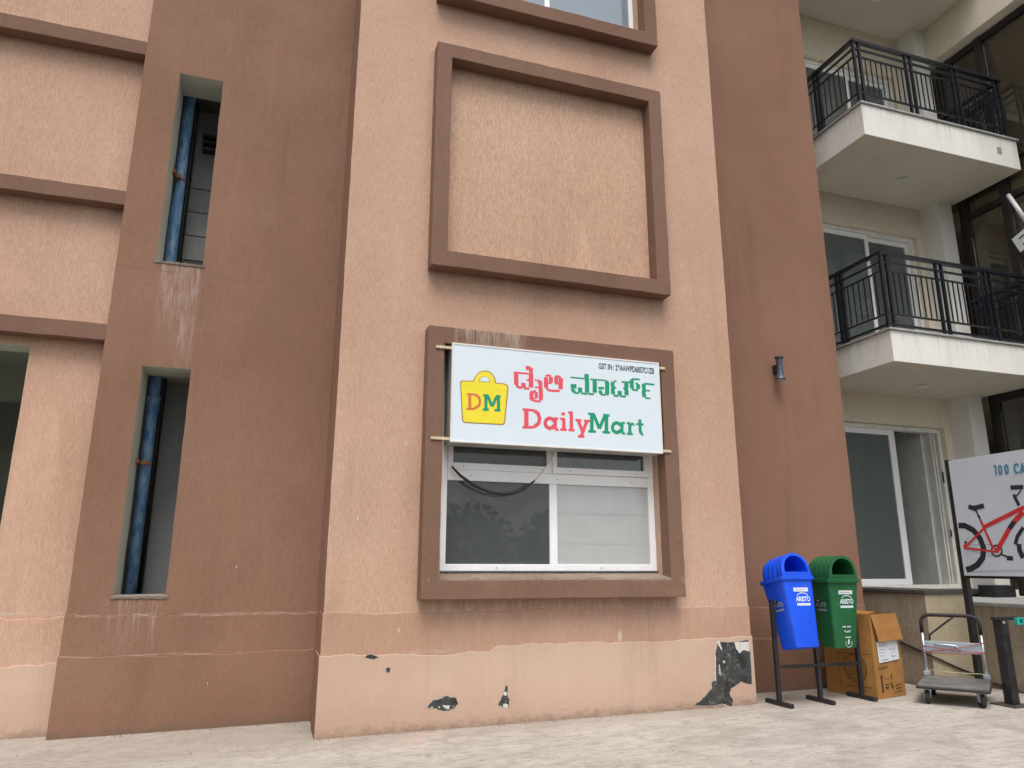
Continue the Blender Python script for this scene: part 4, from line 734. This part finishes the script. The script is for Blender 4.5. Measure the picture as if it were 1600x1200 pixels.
# ------------------------------------------------------------------ terrace plinths
T = thing("terrace", "raised cream and taupe terrace plinth below the ground-floor sliding door", "terrace", (7.5, .7, 0))
panel("plinth_wall", 6.95, 7.55, -.05, 1.052, .02, YB-.001, [], [m_plinth, m_taupe, m_taupe], T, side_mi=1)
box("granite_cap", 6.93, 7.56, 0.0, YB-.002, 1.053, 1.093, m_granite, T, bevel=.004)
box("granite_cap", 7.562, 9.325, 1.10, YB-.002, .99, 1.06, m_granite, T, bevel=.004)
bm = bmesh.new(); bx(bm, 7.552, 12.5, -4.0, YB-.001, -.05, .930); obj("plinth_wall", bm, m_taupe, T)
for k in range(9):
    for j in range(3):
        box("paving_tile", 7.535+j*.60, 7.535+j*.60+.595, -3.6+k*.556, -3.6+k*.556+.551, .9305, .965, m_cap, T, bevel=.002)
box("storage_box", 8.95, 9.30, .78, 1.03, .966, 1.115, m_black, None, bevel=.006)
tag(bpy.data.objects["storage_box"], "low black box on the terrace behind the banner post", "box")
bm = bmesh.new()
tube(bm, [(6.938, 1.3, .80), (6.938, .42, .52), (6.938, .11, .44), (6.935, .005, .41), (7.30, .008, .27), (7.545, .008, .19), (7.535, -.15, .14), (7.53, -.5, .085), (7.53, -1.2, .09)], .011, 7)
tag(obj("ground_cable", bm, m_rubber), "black cable running slanting down the terrace plinth behind the trolley", "cable")

# ------------------------------------------------------------------ banner
BN = thing("banner_stand", "pale banner on black posts showing a red bicycle and 100 CA lettering", "banner", (7.2, -.3, ground_z(7.2)))
xb = 7.2
def bfix(x): return x
box("post", xb-.01, xb+.05, -.315, -.255, ground_z(7.2)-.01, 2.50, m_black, BN, bevel=.003)
box("post", xb-.01, xb+.05, -2.36, -2.30, ground_z(7.2)-.01, 2.50, m_black, BN, bevel=.003)
box("crossbar", xb, xb+.045, -2.299, -.316, 1.225, 1.265, m_black, BN); box("crossbar", xb, xb+.045, -2.299, -.316, 2.44, 2.48, m_black, BN)
box("banner_sheet", xb-.022, xb-.013, -2.33, -.315, 1.252, 2.488, m_banner, BN)
BB = lambda a, b, l: (xb-.0225-l, a, b)
bk = 0
for key, m, nm, cuts in (('b_floor', m_lilac, "ground_shadow_print", (0, 1)), ('b_gray', m_bgrey, "spoke_print", (0, 99)), ('b_dots', m_bgrey, "dot_print", (0, 999)), ('b_black', m_bblack, "bicycle_print", (0, 1, 3, 5, 7, 8, 9, 12, 13, 14)),
        ('b_red', m_bred, "bicycle_frame_print", (0, 99)), ('b_dark', m_bblack, "frame_badge_print", (0, 1)), ('b_teal', m_bteal, "banner_letter", (0, 1, 2, 3, 4, 6))):
    its = [([(min(p[0], -.330), p[1]) for p in pts], w*(1.05 if w > .05 else 1.3 if key in ('b_black', 'b_red', 'b_dark') else 1.1)) for pts, w in DATA[key]]
    for a, b in zip(cuts, cuts[1:]):
        if not its[a:b]: continue
        bk += 1
        o = strokes(nm, its[a:b], m, BN, lambda a_, b_, l, k=bk: (xb-.0226-.0003*k-l*.3, a_, b_), step=.00002)
        if nm in ("spoke_print", "dot_print"): o['kind'] = 'stuff'

# ------------------------------------------------------------------ litter bins on their stand
ST = thing("bin_stand", "black steel stand with three posts carrying the two litter bins", "stand", (5.3, -.15, ground_z(5.3)))
PX = (4.815, 5.295, 5.80)
for x in PX:
    g0 = ground_z(x)
    tp = 1.03
    bm = bmesh.new(); bx(bm, x-.019, x+.019, -.17, -.13, g0+.04, tp); obj("post", bm, m_black, ST, bevel=.003)
    bm = bmesh.new(); bx(bm, x-.022, x+.022, -.33, .04, g0+.002, g0+.039); obj("foot", bm, m_black, ST, bevel=.003)
for a, b in ((PX[0], PX[1]), (PX[1], PX[2])):
    box("crossbar", a+.0195, b-.0195, -.163, -.137, .385, .415, m_black, ST, bevel=.002)
def rrect(hx, hy, r, n=5):
    P = []
    for cx_, cy_, a0 in ((hx-r, hy-r, 0), (-hx+r, hy-r, 90), (-hx+r, -hy+r, 180), (hx-r, -hy+r, 270)):
        for k in range(n+1):
            a = R_(a0+90*k/n); P.append((cx_+r*cos(a), cy_+r*sin(a)))
    return P
def make_bin(name, label, m, cx_, zp, tilt, logo_mat):
    """origin at the pivot"""
    t = thing(name, label, "litter bin", (cx_, -.15, zp), "litter bins on the stand")
    t.rotation_euler = (R_(tilt), 0, 0)
    loc = lambda o: (setattr(o, 'parent', t), setattr(o, 'matrix_parent_inverse', Matrix()), o)[2]
    z0, z1 = .56-1.0, 1.205-1.0
    bm = bmesh.new(); rings = []
    for z, hx, hy, r in ((z0, .118, .112, .02), (z0+.006, .132, .124, .03), (z0+.2, .147, .139, .032), (z0+.45, .166, .158, .034), (z1-.02, .180, .172, .036), (z1-.018, .196, .190, .04), (z1, .198, .193, .04), (z1+.018, .198, .193, .04), (z1+.022, .183, .176, .036)):
        rings.append([bm.verts.new((a, b, z)) for a, b in rrect(hx, hy, r)])
    for A, Bq in zip(rings, rings[1:]):
        for k in range(len(A)): f = bm.faces.new((A[k], A[(k+1) % len(A)], Bq[(k+1) % len(A)], Bq[k])); f.smooth = True
    bm.faces.new(rings[0][::-1]); 
    ob = loc(obj("bin_body", bm, m)); ob.modifiers.new("es", 'EDGE_SPLIT').split_angle = R_(35)
    bm = bmesh.new(); zt = z1+.020; prof = []
    def arch(hw, h, n=16, foot=.03):
        return [(-hw, 0), ] + [(-hw*cos(pi*k/n)*(1 if True else 1), foot+(h-foot)*sin(pi*k/n)**.8) for k in range(n+1)] + [(hw, 0)]
    ys = []; N = 34
    for k in range(N+1):
        y = .165-.335*k/N; u = k/N
        sc = 1.0 if u > .22 else .80+.20*math.sqrt(max(0, 1-((.22-u)/.22)**2))
        rib = 1.0+(.030 if (k % 7) in (0, 1) and 6 < k < N-4 else 0)
        if k >= N-3: rib = 1.035
        ys.append((y, .166*min(1.0, sc+.06)*rib, .218*sc*rib))
    rows = [[bm.verts.new((a, y, zt+b)) for a, b in arch(hw, h)] for y, hw, h in ys]
    for A, Bq in zip(rows, rows[1:]):
        for k in range(len(A)-1): f = bm.faces.new((A[k], Bq[k], Bq[k+1], A[k+1])); f.smooth = True
    bm.faces.new(rows[0])
    # front ring and inner mouth
    inn = [(a*.83, .040+max(0, b-.03)*.84) for a, b in arch(.166, .218)]
    y = ys[-1][0]; ir = [bm.verts.new((a, y-.004, zt+b)) for a, b in inn]; ib = [bm.verts.new((a*1.02, y+.30, zt+b*.98)) for a, b in inn]; im = [bm.verts.new((a, y+.02, zt+b)) for a, b in inn]
    F = rows[-1]; n = len(F)
    for k in range(n-1): bm.faces.new((F[k], F[k+1], ir[k+1], ir[k]))
    bm.faces.new((F[0], ir[0], ir[-1], F[-1]))
    for P, Q in ((ir, im), (im, ib)):
        for k in range(n-1): f = bm.faces.new((P[k], P[k+1], Q[k+1], Q[k])); f.smooth = True
        bm.faces.new((P[-1], P[0], Q[0], Q[-1]))
    bm.faces.new(ib)
    bmesh.ops.recalc_face_normals(bm, faces=bm.faces)
    lid = loc(obj("bin_lid", bm, m)); lid.modifiers.new("es", 'EDGE_SPLIT').split_angle = R_(38)
    for sx in (-1, 1):
        bm = bmesh.new(); lathe(bm, [(.016, -.03), (.016, .03)], (sx*.187, 0, 0), 'X', 12); loc(obj("pivot", bm, m_black))
    # sticker and logo on the front (front face leans: y from -.124 at z0 to -.172 at z1)
    sl = Vector((0, -(.172-.124), z1-z0-.026)).normalized()
    fy = lambda z: -.124-(.048)*(z-z0)/(z1-z0-.026)-.0012
    def plate(n, xa, xb_, za, zb, mt, l=0.0):
        bm = bmesh.new(); bm.faces.new([bm.verts.new(p) for p in ((xa, fy(za)-l, za), (xb_, fy(za)-l, za), (xb_, fy(zb)-l, zb), (xa, fy(zb)-l, zb))])
        return loc(obj(n, bm, mt))
    plate("sticker", -.075, .095, .075, .112, m_paper); plate("sticker_text_line", -.060, .060, .090, .096, m_bgrey, .0008)
    def tx(n, s_, size, x, z, b=0.0, sx=1.0, mt=None):
        M = face_m((x, fy(z)-.0006, z), (1, 0, 0), sl); return loc(text(n, s_, size, M, mt or m_whprint, None, bold=b, sx=sx, align='CENTER', lift=.0))
    tx("logo_text", "ARISTO", .062, .02, .003, .0022, .78)
    plate("logo_bar", -.058, .098, -.056, -.034, m_whprint)
    arc = [(.02+.060*cos(pi*k/10), .034+.028*sin(pi*k/10)) for k in range(11)]
    o = strokes("logo_arc", [(arc, .008)], m_whprint, None, lambda a, b, l: (a, fy(b)-.0003-l, b)); loc(o)
    bm = bmesh.new(); 
    # left flank logo
    fx = lambda z: -(.132+.048*(z-z0)/(z1-z0-.026))-.0015
    M = face_m((fx(0), -.01, -.03), (0, -1, 0), (-.075, 0, 1)); loc(text("logo_text", "ARISTO", .060, M, m_bgrey, None, bold=.002, sx=.72, align='CENTER', lift=.0))
    bm.free(); bm = bmesh.new(); bm.faces.new([bm.verts.new(p) for p in ((fx(-.09)-.001, .055, -.09), (fx(-.09)-.001, -.075, -.09), (fx(-.07)-.001, -.075, -.07), (fx(-.07)-.001, .055, -.07))]); loc(obj("logo_bar", bm, m_bgrey))
    if logo_mat:
        sq = []
        for (xa, xb_, z) in ((-.045, -.005, -.235), (.01, .055, -.235), (-.02, .05, -.335)):
            sq.append(([(xa+(xb_-xa)*k/8, z+.004*(-1)**k) for k in range(9)], .007))
        sq.append(([(-.03, -.285), (-.02, -.27), (.0, -.29), (.02, -.272), (.03, -.29), (.05, -.265)], .006))
        sq.append(([(.02+.038*cos(R_(a)), -.39+.038*sin(R_(a))) for a in range(150, 395, 20)], .005))
        sq.append(([(.012, -.40), (.008, -.385), (.022, -.355), (.026, -.385), (.018, -.40)], .010))
        loc(strokes("printed_mark", sq, m_whprint, None, lambda a, b, l: (a, fy(b)-.0004-l, b)))
    return t
make_bin("litter_bin", "bright blue plastic litter bin tipped forward on the left of the stand", m_blue_bin, 5.045, 1.0, -11, False)
make_bin("litter_bin", "dark green plastic litter bin hanging upright on the right of the stand", m_green_bin, 5.565, 1.0, 0, True)

# ------------------------------------------------------------------ carton
gz = ground_z(6.1)
CT = thing("carton", "tall open cardboard carton with white label standing beside the green litter bin", "box", (6.12, 0, gz))
e1 = Vector((.45, .09, 0)); w_ = e1.length; e1.normalize(); e2 = Vector((-.0, 1, 0)); e2 = Vector((-e1.y, e1.x, 0)); O_ = Vector((5.90, -.25, gz))
def cp3(u, v, z): return O_ + e1*u + e2*v + Vector((0, 0, z))
hC = .80; dC = .58
def quadbox(name, corners, thick_dir, mat):
    bm = bmesh.new(); a = [bm.verts.new(c) for c in corners]; b = [bm.verts.new(c+thick_dir) for c in corners]; n = len(a)
    bm.faces.new(a); bm.faces.new(b[::-1])
    for k in range(n): bm.faces.new((a[k], b[k], b[(k+1) % n], a[(k+1) % n]))
    bmesh.ops.recalc_face_normals(bm, faces=bm.faces); rough(bm, .006 if name == 'side_panel' else .009, .10, 'xyz' if name != 'flap' else 'z'); return obj(name, bm, mat, CT)
lean = -.03
quadbox("side_panel", [cp3(0, 0, 0), cp3(w_, 0, 0), cp3(w_-.02, 0, hC), cp3(.0, 0, hC)], e2*.006, m_card)
quadbox("side_panel", [cp3(0, .0062, 0), cp3(0, dC, 0), cp3(.02, dC, hC+.01), cp3(0, .0062, hC)], e1*.006, m_card)
quadbox("side_panel", [cp3(w_, .0062, 0), cp3(w_, dC, 0), cp3(w_, dC, hC), cp3(w_-.02, .0062, hC)], -e1*.006, m_card)
quadbox("side_panel", [cp3(.007, dC, 0), cp3(w_-.007, dC, 0), cp3(w_-.007, dC, hC), cp3(.02, dC, hC)], -e2*.006, m_card)
quadbox("flap", [cp3(.012, -.001, hC), cp3(w_-.02, -.001, hC), cp3(w_-.02, -.045, hC-.245), cp3(.045, -.045, hC-.255)], -e2*.004, m_card)
quadbox("flap", [cp3(w_-.018, .01, hC), cp3(w_-.0, dC-.02, hC), cp3(w_+.07, dC-.06, hC-.24), cp3(w_+.05, .03, hC-.25)], e1*.004, m_cardin)
quadbox("flap", [cp3(.004, .02, hC), cp3(.02, dC-.02, hC), cp3(.19, dC-.05, hC+.03), cp3(.17, .05, hC+.02)], Vector((0, 0, .004)), m_card)
quadbox("flap", [cp3(.03, dC, hC), cp3(w_-.03, dC, hC), cp3(w_-.05, dC-.1, hC+.085), cp3(.05, dC-.1, hC+.085)], Vector((0, 0, .004)), m_card)
CF = lambda a, b, l: tuple(cp3(a, -.0065-l, b)); CS = lambda a, b, l: tuple(cp3(-.0065-l, a, b))
flatpoly("shipping_label", [[(.07, .235+.10), (.40, .255+.10), (.395, .445+.10), (.055, .435+.10)]], m_paper, CT, lambda a, b, l: tuple(cp3(a, -.0085-l, b)), .0008)
LT = lambda a, b, l: tuple(cp3(a, -.0105-l, b))
ln = [([(.09, .53-.0), (.20, .528)], .004), ([(.09, .51), (.22, .508)], .003), ([(.09, .495), (.19, .493)], .003), ([(.24, .455), (.36, .455)], .003), ([(.09, .46), (.16, .458)], .003), ([(.09, .43), (.19, .43)], .003), ([(.09, .40), (.17, .40)], .003), ([(.10, .36), (.22, .366)], .005), ([(.27, .43), (.33, .43)], .003), ([(.28, .40), (.30, .38)], .010), ([(.33, .39), (.35, .39)], .006), ([(.07, .455), (.38, .47)], .001)]
strokes("label_print", ln, m_ink, CT, LT)
pr = [([(.085, .06), (.085, .20)], .026), ([(.085, .20), (.085, .215)], .04), ([(.13, .18), (.145, .18)], .018), ([(.175, .18), (.19, .18)], .018), ([(.13, .13), (.20, .13)], .010), ([(.13, .10), (.185, .10)], .018), ([(.235, .10), (.235, .15)], .016), ([(.255, .085), (.255, .11)], .016), ([(.235, .17), (.25, .22)], .012),
      ([(.05, .29), (.20, .30)], .006), ([(.05, .275), (.22, .285)], .004), ([(.29, .11), (.38, .12)], .008), ([(.30, .08), (.38, .085)], .010), ([(.27, .05), (.40, .055)], .006)]
strokes("handling_marks", pr, m_cardink, CT, CF)
ci = [([(.22+.13*cos(2*pi*k/24), .27+.13*sin(2*pi*k/24)) for k in range(25)], .008), ([(.22+.105*cos(2*pi*k/24), .27+.105*sin(2*pi*k/24)) for k in range(25)], .004)]
for k in range(6): ci.append(([(.14, .205+k*.026), (.30, .205+k*.026)], .004))
ci += [([(.02, .42), (.40, .40)], .006), ([(.05, .10), (.35, .09)], .006), ([(.40, .02), (.40, .42)], .004)]
strokes("round_print", ci, m_cardink, CT, CS)

# ------------------------------------------------------------------ platform trolley
gt = ground_z(6.5)
TR = thing("platform_trolley", "flat platform trolley with folded black handle and red elastic cords", "trolley", (6.53, -.58, gt))
a1 = Vector((.79, .61, 0)).normalized(); a2 = Vector((a1.y, -a1.x, 0)); TC = Vector((6.54, -.585, gt))   # a1 long axis towards the wall, a2 short axis
def tp(u, v, z): return TC + a1*u + a2*v + Vector((0, 0, z))
def orient(o): return o
def obox(name, u0, u1, v0, v1, z0, z1, mat, bevel=0.0, par=TR):
    bm = bmesh.new(); vs = bx(bm, u0, u1, v0, v1, z0, z1)
    for v in bm.verts: v.co = tp(v.co.x, v.co.y, v.co.z)
    bmesh.ops.recalc_face_normals(bm, faces=bm.faces); return obj(name, bm, mat, par, bevel=bevel)
obox("deck", -.355, .355, -.295, .295, .135, .182, m_deck, .014)
obox("bumper", -.366, .366, -.306, .306, .137, .160, m_rubber, .010)
for (u, v) in ((-.28, -.22), (-.28, .22), (.28, -.22), (.28, .22)):
    bm = bmesh.new(); c_ = tp(u, v, .061)
    lathe(bm, [(.034, -.019), (.058, -.018), (.061, -.010), (.061, .010), (.058, .018), (.034, .019)], (0, 0, 0), 'Y', 20)
    rot = Matrix.Rotation(math.atan2(a1.y, a1.x)+R_(random.uniform(-25, 25)), 4, 'Z')
    bmesh.ops.transform(bm, matrix=Matrix.Translation(c_) @ rot, verts=bm.verts)
    wl = obj("wheel", bm, m_rubber, TR)
    bm = bmesh.new(); bx(bm, -.028, .028, -.028, -.022, -.01, .068); bx(bm, -.028, .028, .022, .028, -.01, .068); bx(bm, -.045, .045, -.04, .04, .0685, .0735)
    lathe(bm, [(.009, -.028), (.009, .028)], (0, 0, 0), 'Y', 10)
    bmesh.ops.transform(bm, matrix=Matrix.Translation(c_) @ rot, verts=bm.verts); obj("castor_fork", bm, m_galv, TR)
uh = .33; hv = .262; hz = .775
def hp(v, z): return tp(uh+.02*z, v, z)
for s_ in (-1, 1):
    bm = bmesh.new(); tube(bm, [hp(s_*hv, .185), hp(s_*hv, hz-.17)], .0145, 12); obj("handle_leg", bm, m_chrome, TR)
    obox("hinge", uh-.03, uh+.03, s_*hv-.03, s_*hv+.03, .1825, .225, m_galv, .006)
pts = [hp(-hv, hz-.17), hp(-hv, hz-.08)] + [hp(-hv+.085*(1-cos(pi/2*k/6)), hz-.08+.085*sin(pi/2*k/6)) for k in range(1, 7)]
pts += [hp(hv-.085*(1-cos(pi/2*k/6)), hz-.08+.085*sin(pi/2*k/6)) for k in range(6, 0, -1)] + [hp(hv, hz-.08), hp(hv, hz-.17)]
bm = bmesh.new(); tube(bm, pts, .018, 12); obj("handle_grip", bm, m_rubber, TR)
obox("cross_plate", uh-.0, uh+.012, -hv+.012, hv-.012, .41, .52, m_galv, .004)
bm = bmesh.new(); tube(bm, [hp(-.16, .49)-a1*.02, hp(-.15, .495)-a1*.02, hp(.03, .485)-a1*.02, hp(.055, .46)-a1*.02, hp(.065, .43)-a1*.02], .006, 8); obj("plate_handle", bm, m_chrome, TR)
bm = bmesh.new()
for (va, za, vb, zb) in ((-hv, .41, hv, .52), (-hv, .47, hv, .43), (-hv, .405, hv, .425)):
    tube(bm, [hp(va, za)-a1*.02, hp((va+vb)/2, (za+zb)/2-.012)-a1*.022, hp(vb, zb)-a1*.02], .0042, 6)
for s_ in (-1, 1):
    for zz in (.425, .52 if s_ > 0 else .46): 
        tube(bm, [hp(s_*hv, zz), hp(s_*hv, zz+.010)], .0185, 10)
obj("elastic_cord", bm, m_elastic, TR)
bm = bmesh.new(); tube(bm, [hp(-.20, .53), hp(-.195, .58), hp(-.02, .72), hp(.04, .765)], .010, 8); obj("lock_rod", bm, m_black, TR)
bm = bmesh.new(); tube(bm, [hp(-hv, .235), hp(0, .222), hp(hv, .228)], .004, 6); obj("pale_cord", bm, m_rope, TR)

# ------------------------------------------------------------------ short black post with teal clamp
PB = thing("steel_post", "short black steel post with arm and teal plastic block at the right edge", "post", (6.83, -.93, ground_z(6.83)))
gp = ground_z(6.83)
box("post", 6.785, 6.875, -.975, -.885, gp+.012, .845, m_black, PB, bevel=.004)
box("base_plate", 6.70, 6.96, -1.06, -.80, gp+.001, gp+.0115, m_granite, PB)
box("arm", 6.74, 7.05, -.955, -.905, .8455, .875, m_black, PB, bevel=.004)
obj("teal_block", frame_bm(6.98, 7.30, .80, .865, .03, .014, -.995, -.956), m_teal, PB, bevel=.006); box("teal_block", 7.05, 7.28, -.99, -.957, .815, .85, m_teal, PB, bevel=.004)
bm = bmesh.new(); lathe(bm, [(.012, 0), (.012, .02)], (6.80, -1.0, .825), 'Y', 10); obj("bolt", bm, m_chrome, PB)

# ------------------------------------------------------------------ distant trees across the yard (mirrored in the panes)
t = NT("tree_foliage"); c = t.mix(t.rng(t.noise((1, 1, 1), 1.2, 4, .6), .3, .7), (.025, .055, .018), (.07, .11, .035)); m_leaf = t.fin(c, .8)
bm = bmesh.new(); rnd = random.Random(3)
for k in range(16):
    bxx = -34+k*4.6+rnd.uniform(-1, 1); byy = -34+rnd.uniform(-4, 2); hh = rnd.uniform(3.6, 5.6)
    for q in range(900):
        a = rnd.uniform(0, 2*pi); u = rnd.uniform(-1, 1); r = rnd.uniform(.55, 1)
        p = Vector((bxx+2.9*r*math.sqrt(1-u*u)*cos(a), byy+2*r*math.sqrt(1-u*u)*sin(a), hh*.55+hh*.5*r*u))
        d1 = Vector((rnd.uniform(-1, 1), rnd.uniform(-1, 1), rnd.uniform(-1, 1))).normalized()*.22; d2 = Vector((rnd.uniform(-1, 1), rnd.uniform(-1, 1), rnd.uniform(-1, 1))).normalized()*.22
        bm.faces.new([bm.verts.new(p+v) for v in (d1, d2, -d1, -d2)])
    bx(bm, bxx-.15, bxx+.15, byy-.15, byy+.15, 0, hh*.5)
o = obj("tree_line", bm, m_leaf); o['kind'] = 'stuff'; o['label'] = "line of bushy green trees across the yard, mirrored in the shop window"

bm = bmesh.new(); rnd = random.Random(11)
def chip(x, y, s):
    c = Vector((x, y, ground_z(x)+s*.25)); P = []
    for k in range(6):
        d = Vector((rnd.uniform(-1, 1), rnd.uniform(-1, 1), rnd.uniform(-.5, .6))).normalized()*s*rnd.uniform(.5, 1); P.append(bm.verts.new(c+d))
    r = bmesh.ops.convex_hull(bm, input=P)
for k in range(620):
    seg = rnd.random()
    if seg < .55: x = rnd.uniform(.55, 4.65); y = -.024-abs(rnd.gauss(0, .03))
    elif seg < .75: x = rnd.uniform(-1.45, .52); y = .735-abs(rnd.gauss(0, .04))
    elif seg < .85: x = rnd.uniform(4.68, 6.5); y = .48-abs(rnd.gauss(0, .05))
    else: x = rnd.uniform(-3, 8); y = rnd.uniform(-1.8, .3)
    if x < -1.5: y = min(y, .8)
    chip(x, y, rnd.choice((.004, .005, .006, .008, .011)) )
for f_ in bm.faces: f_.material_index = 0
nv = len(bm.faces)
for k in range(170):
    chip(rnd.uniform(-2.5, 8.5), rnd.uniform(-1.9, .2), rnd.choice((.004, .005, .007)))
bm.faces.ensure_lookup_table()
for f_ in bm.faces[nv:]: f_.material_index = 1
o = obj("mortar_debris", bm, [m_mortar, m_peel]); o['kind'] = 'stuff'; o['label'] = "small mortar crumbs scattered along the foot of the walls"
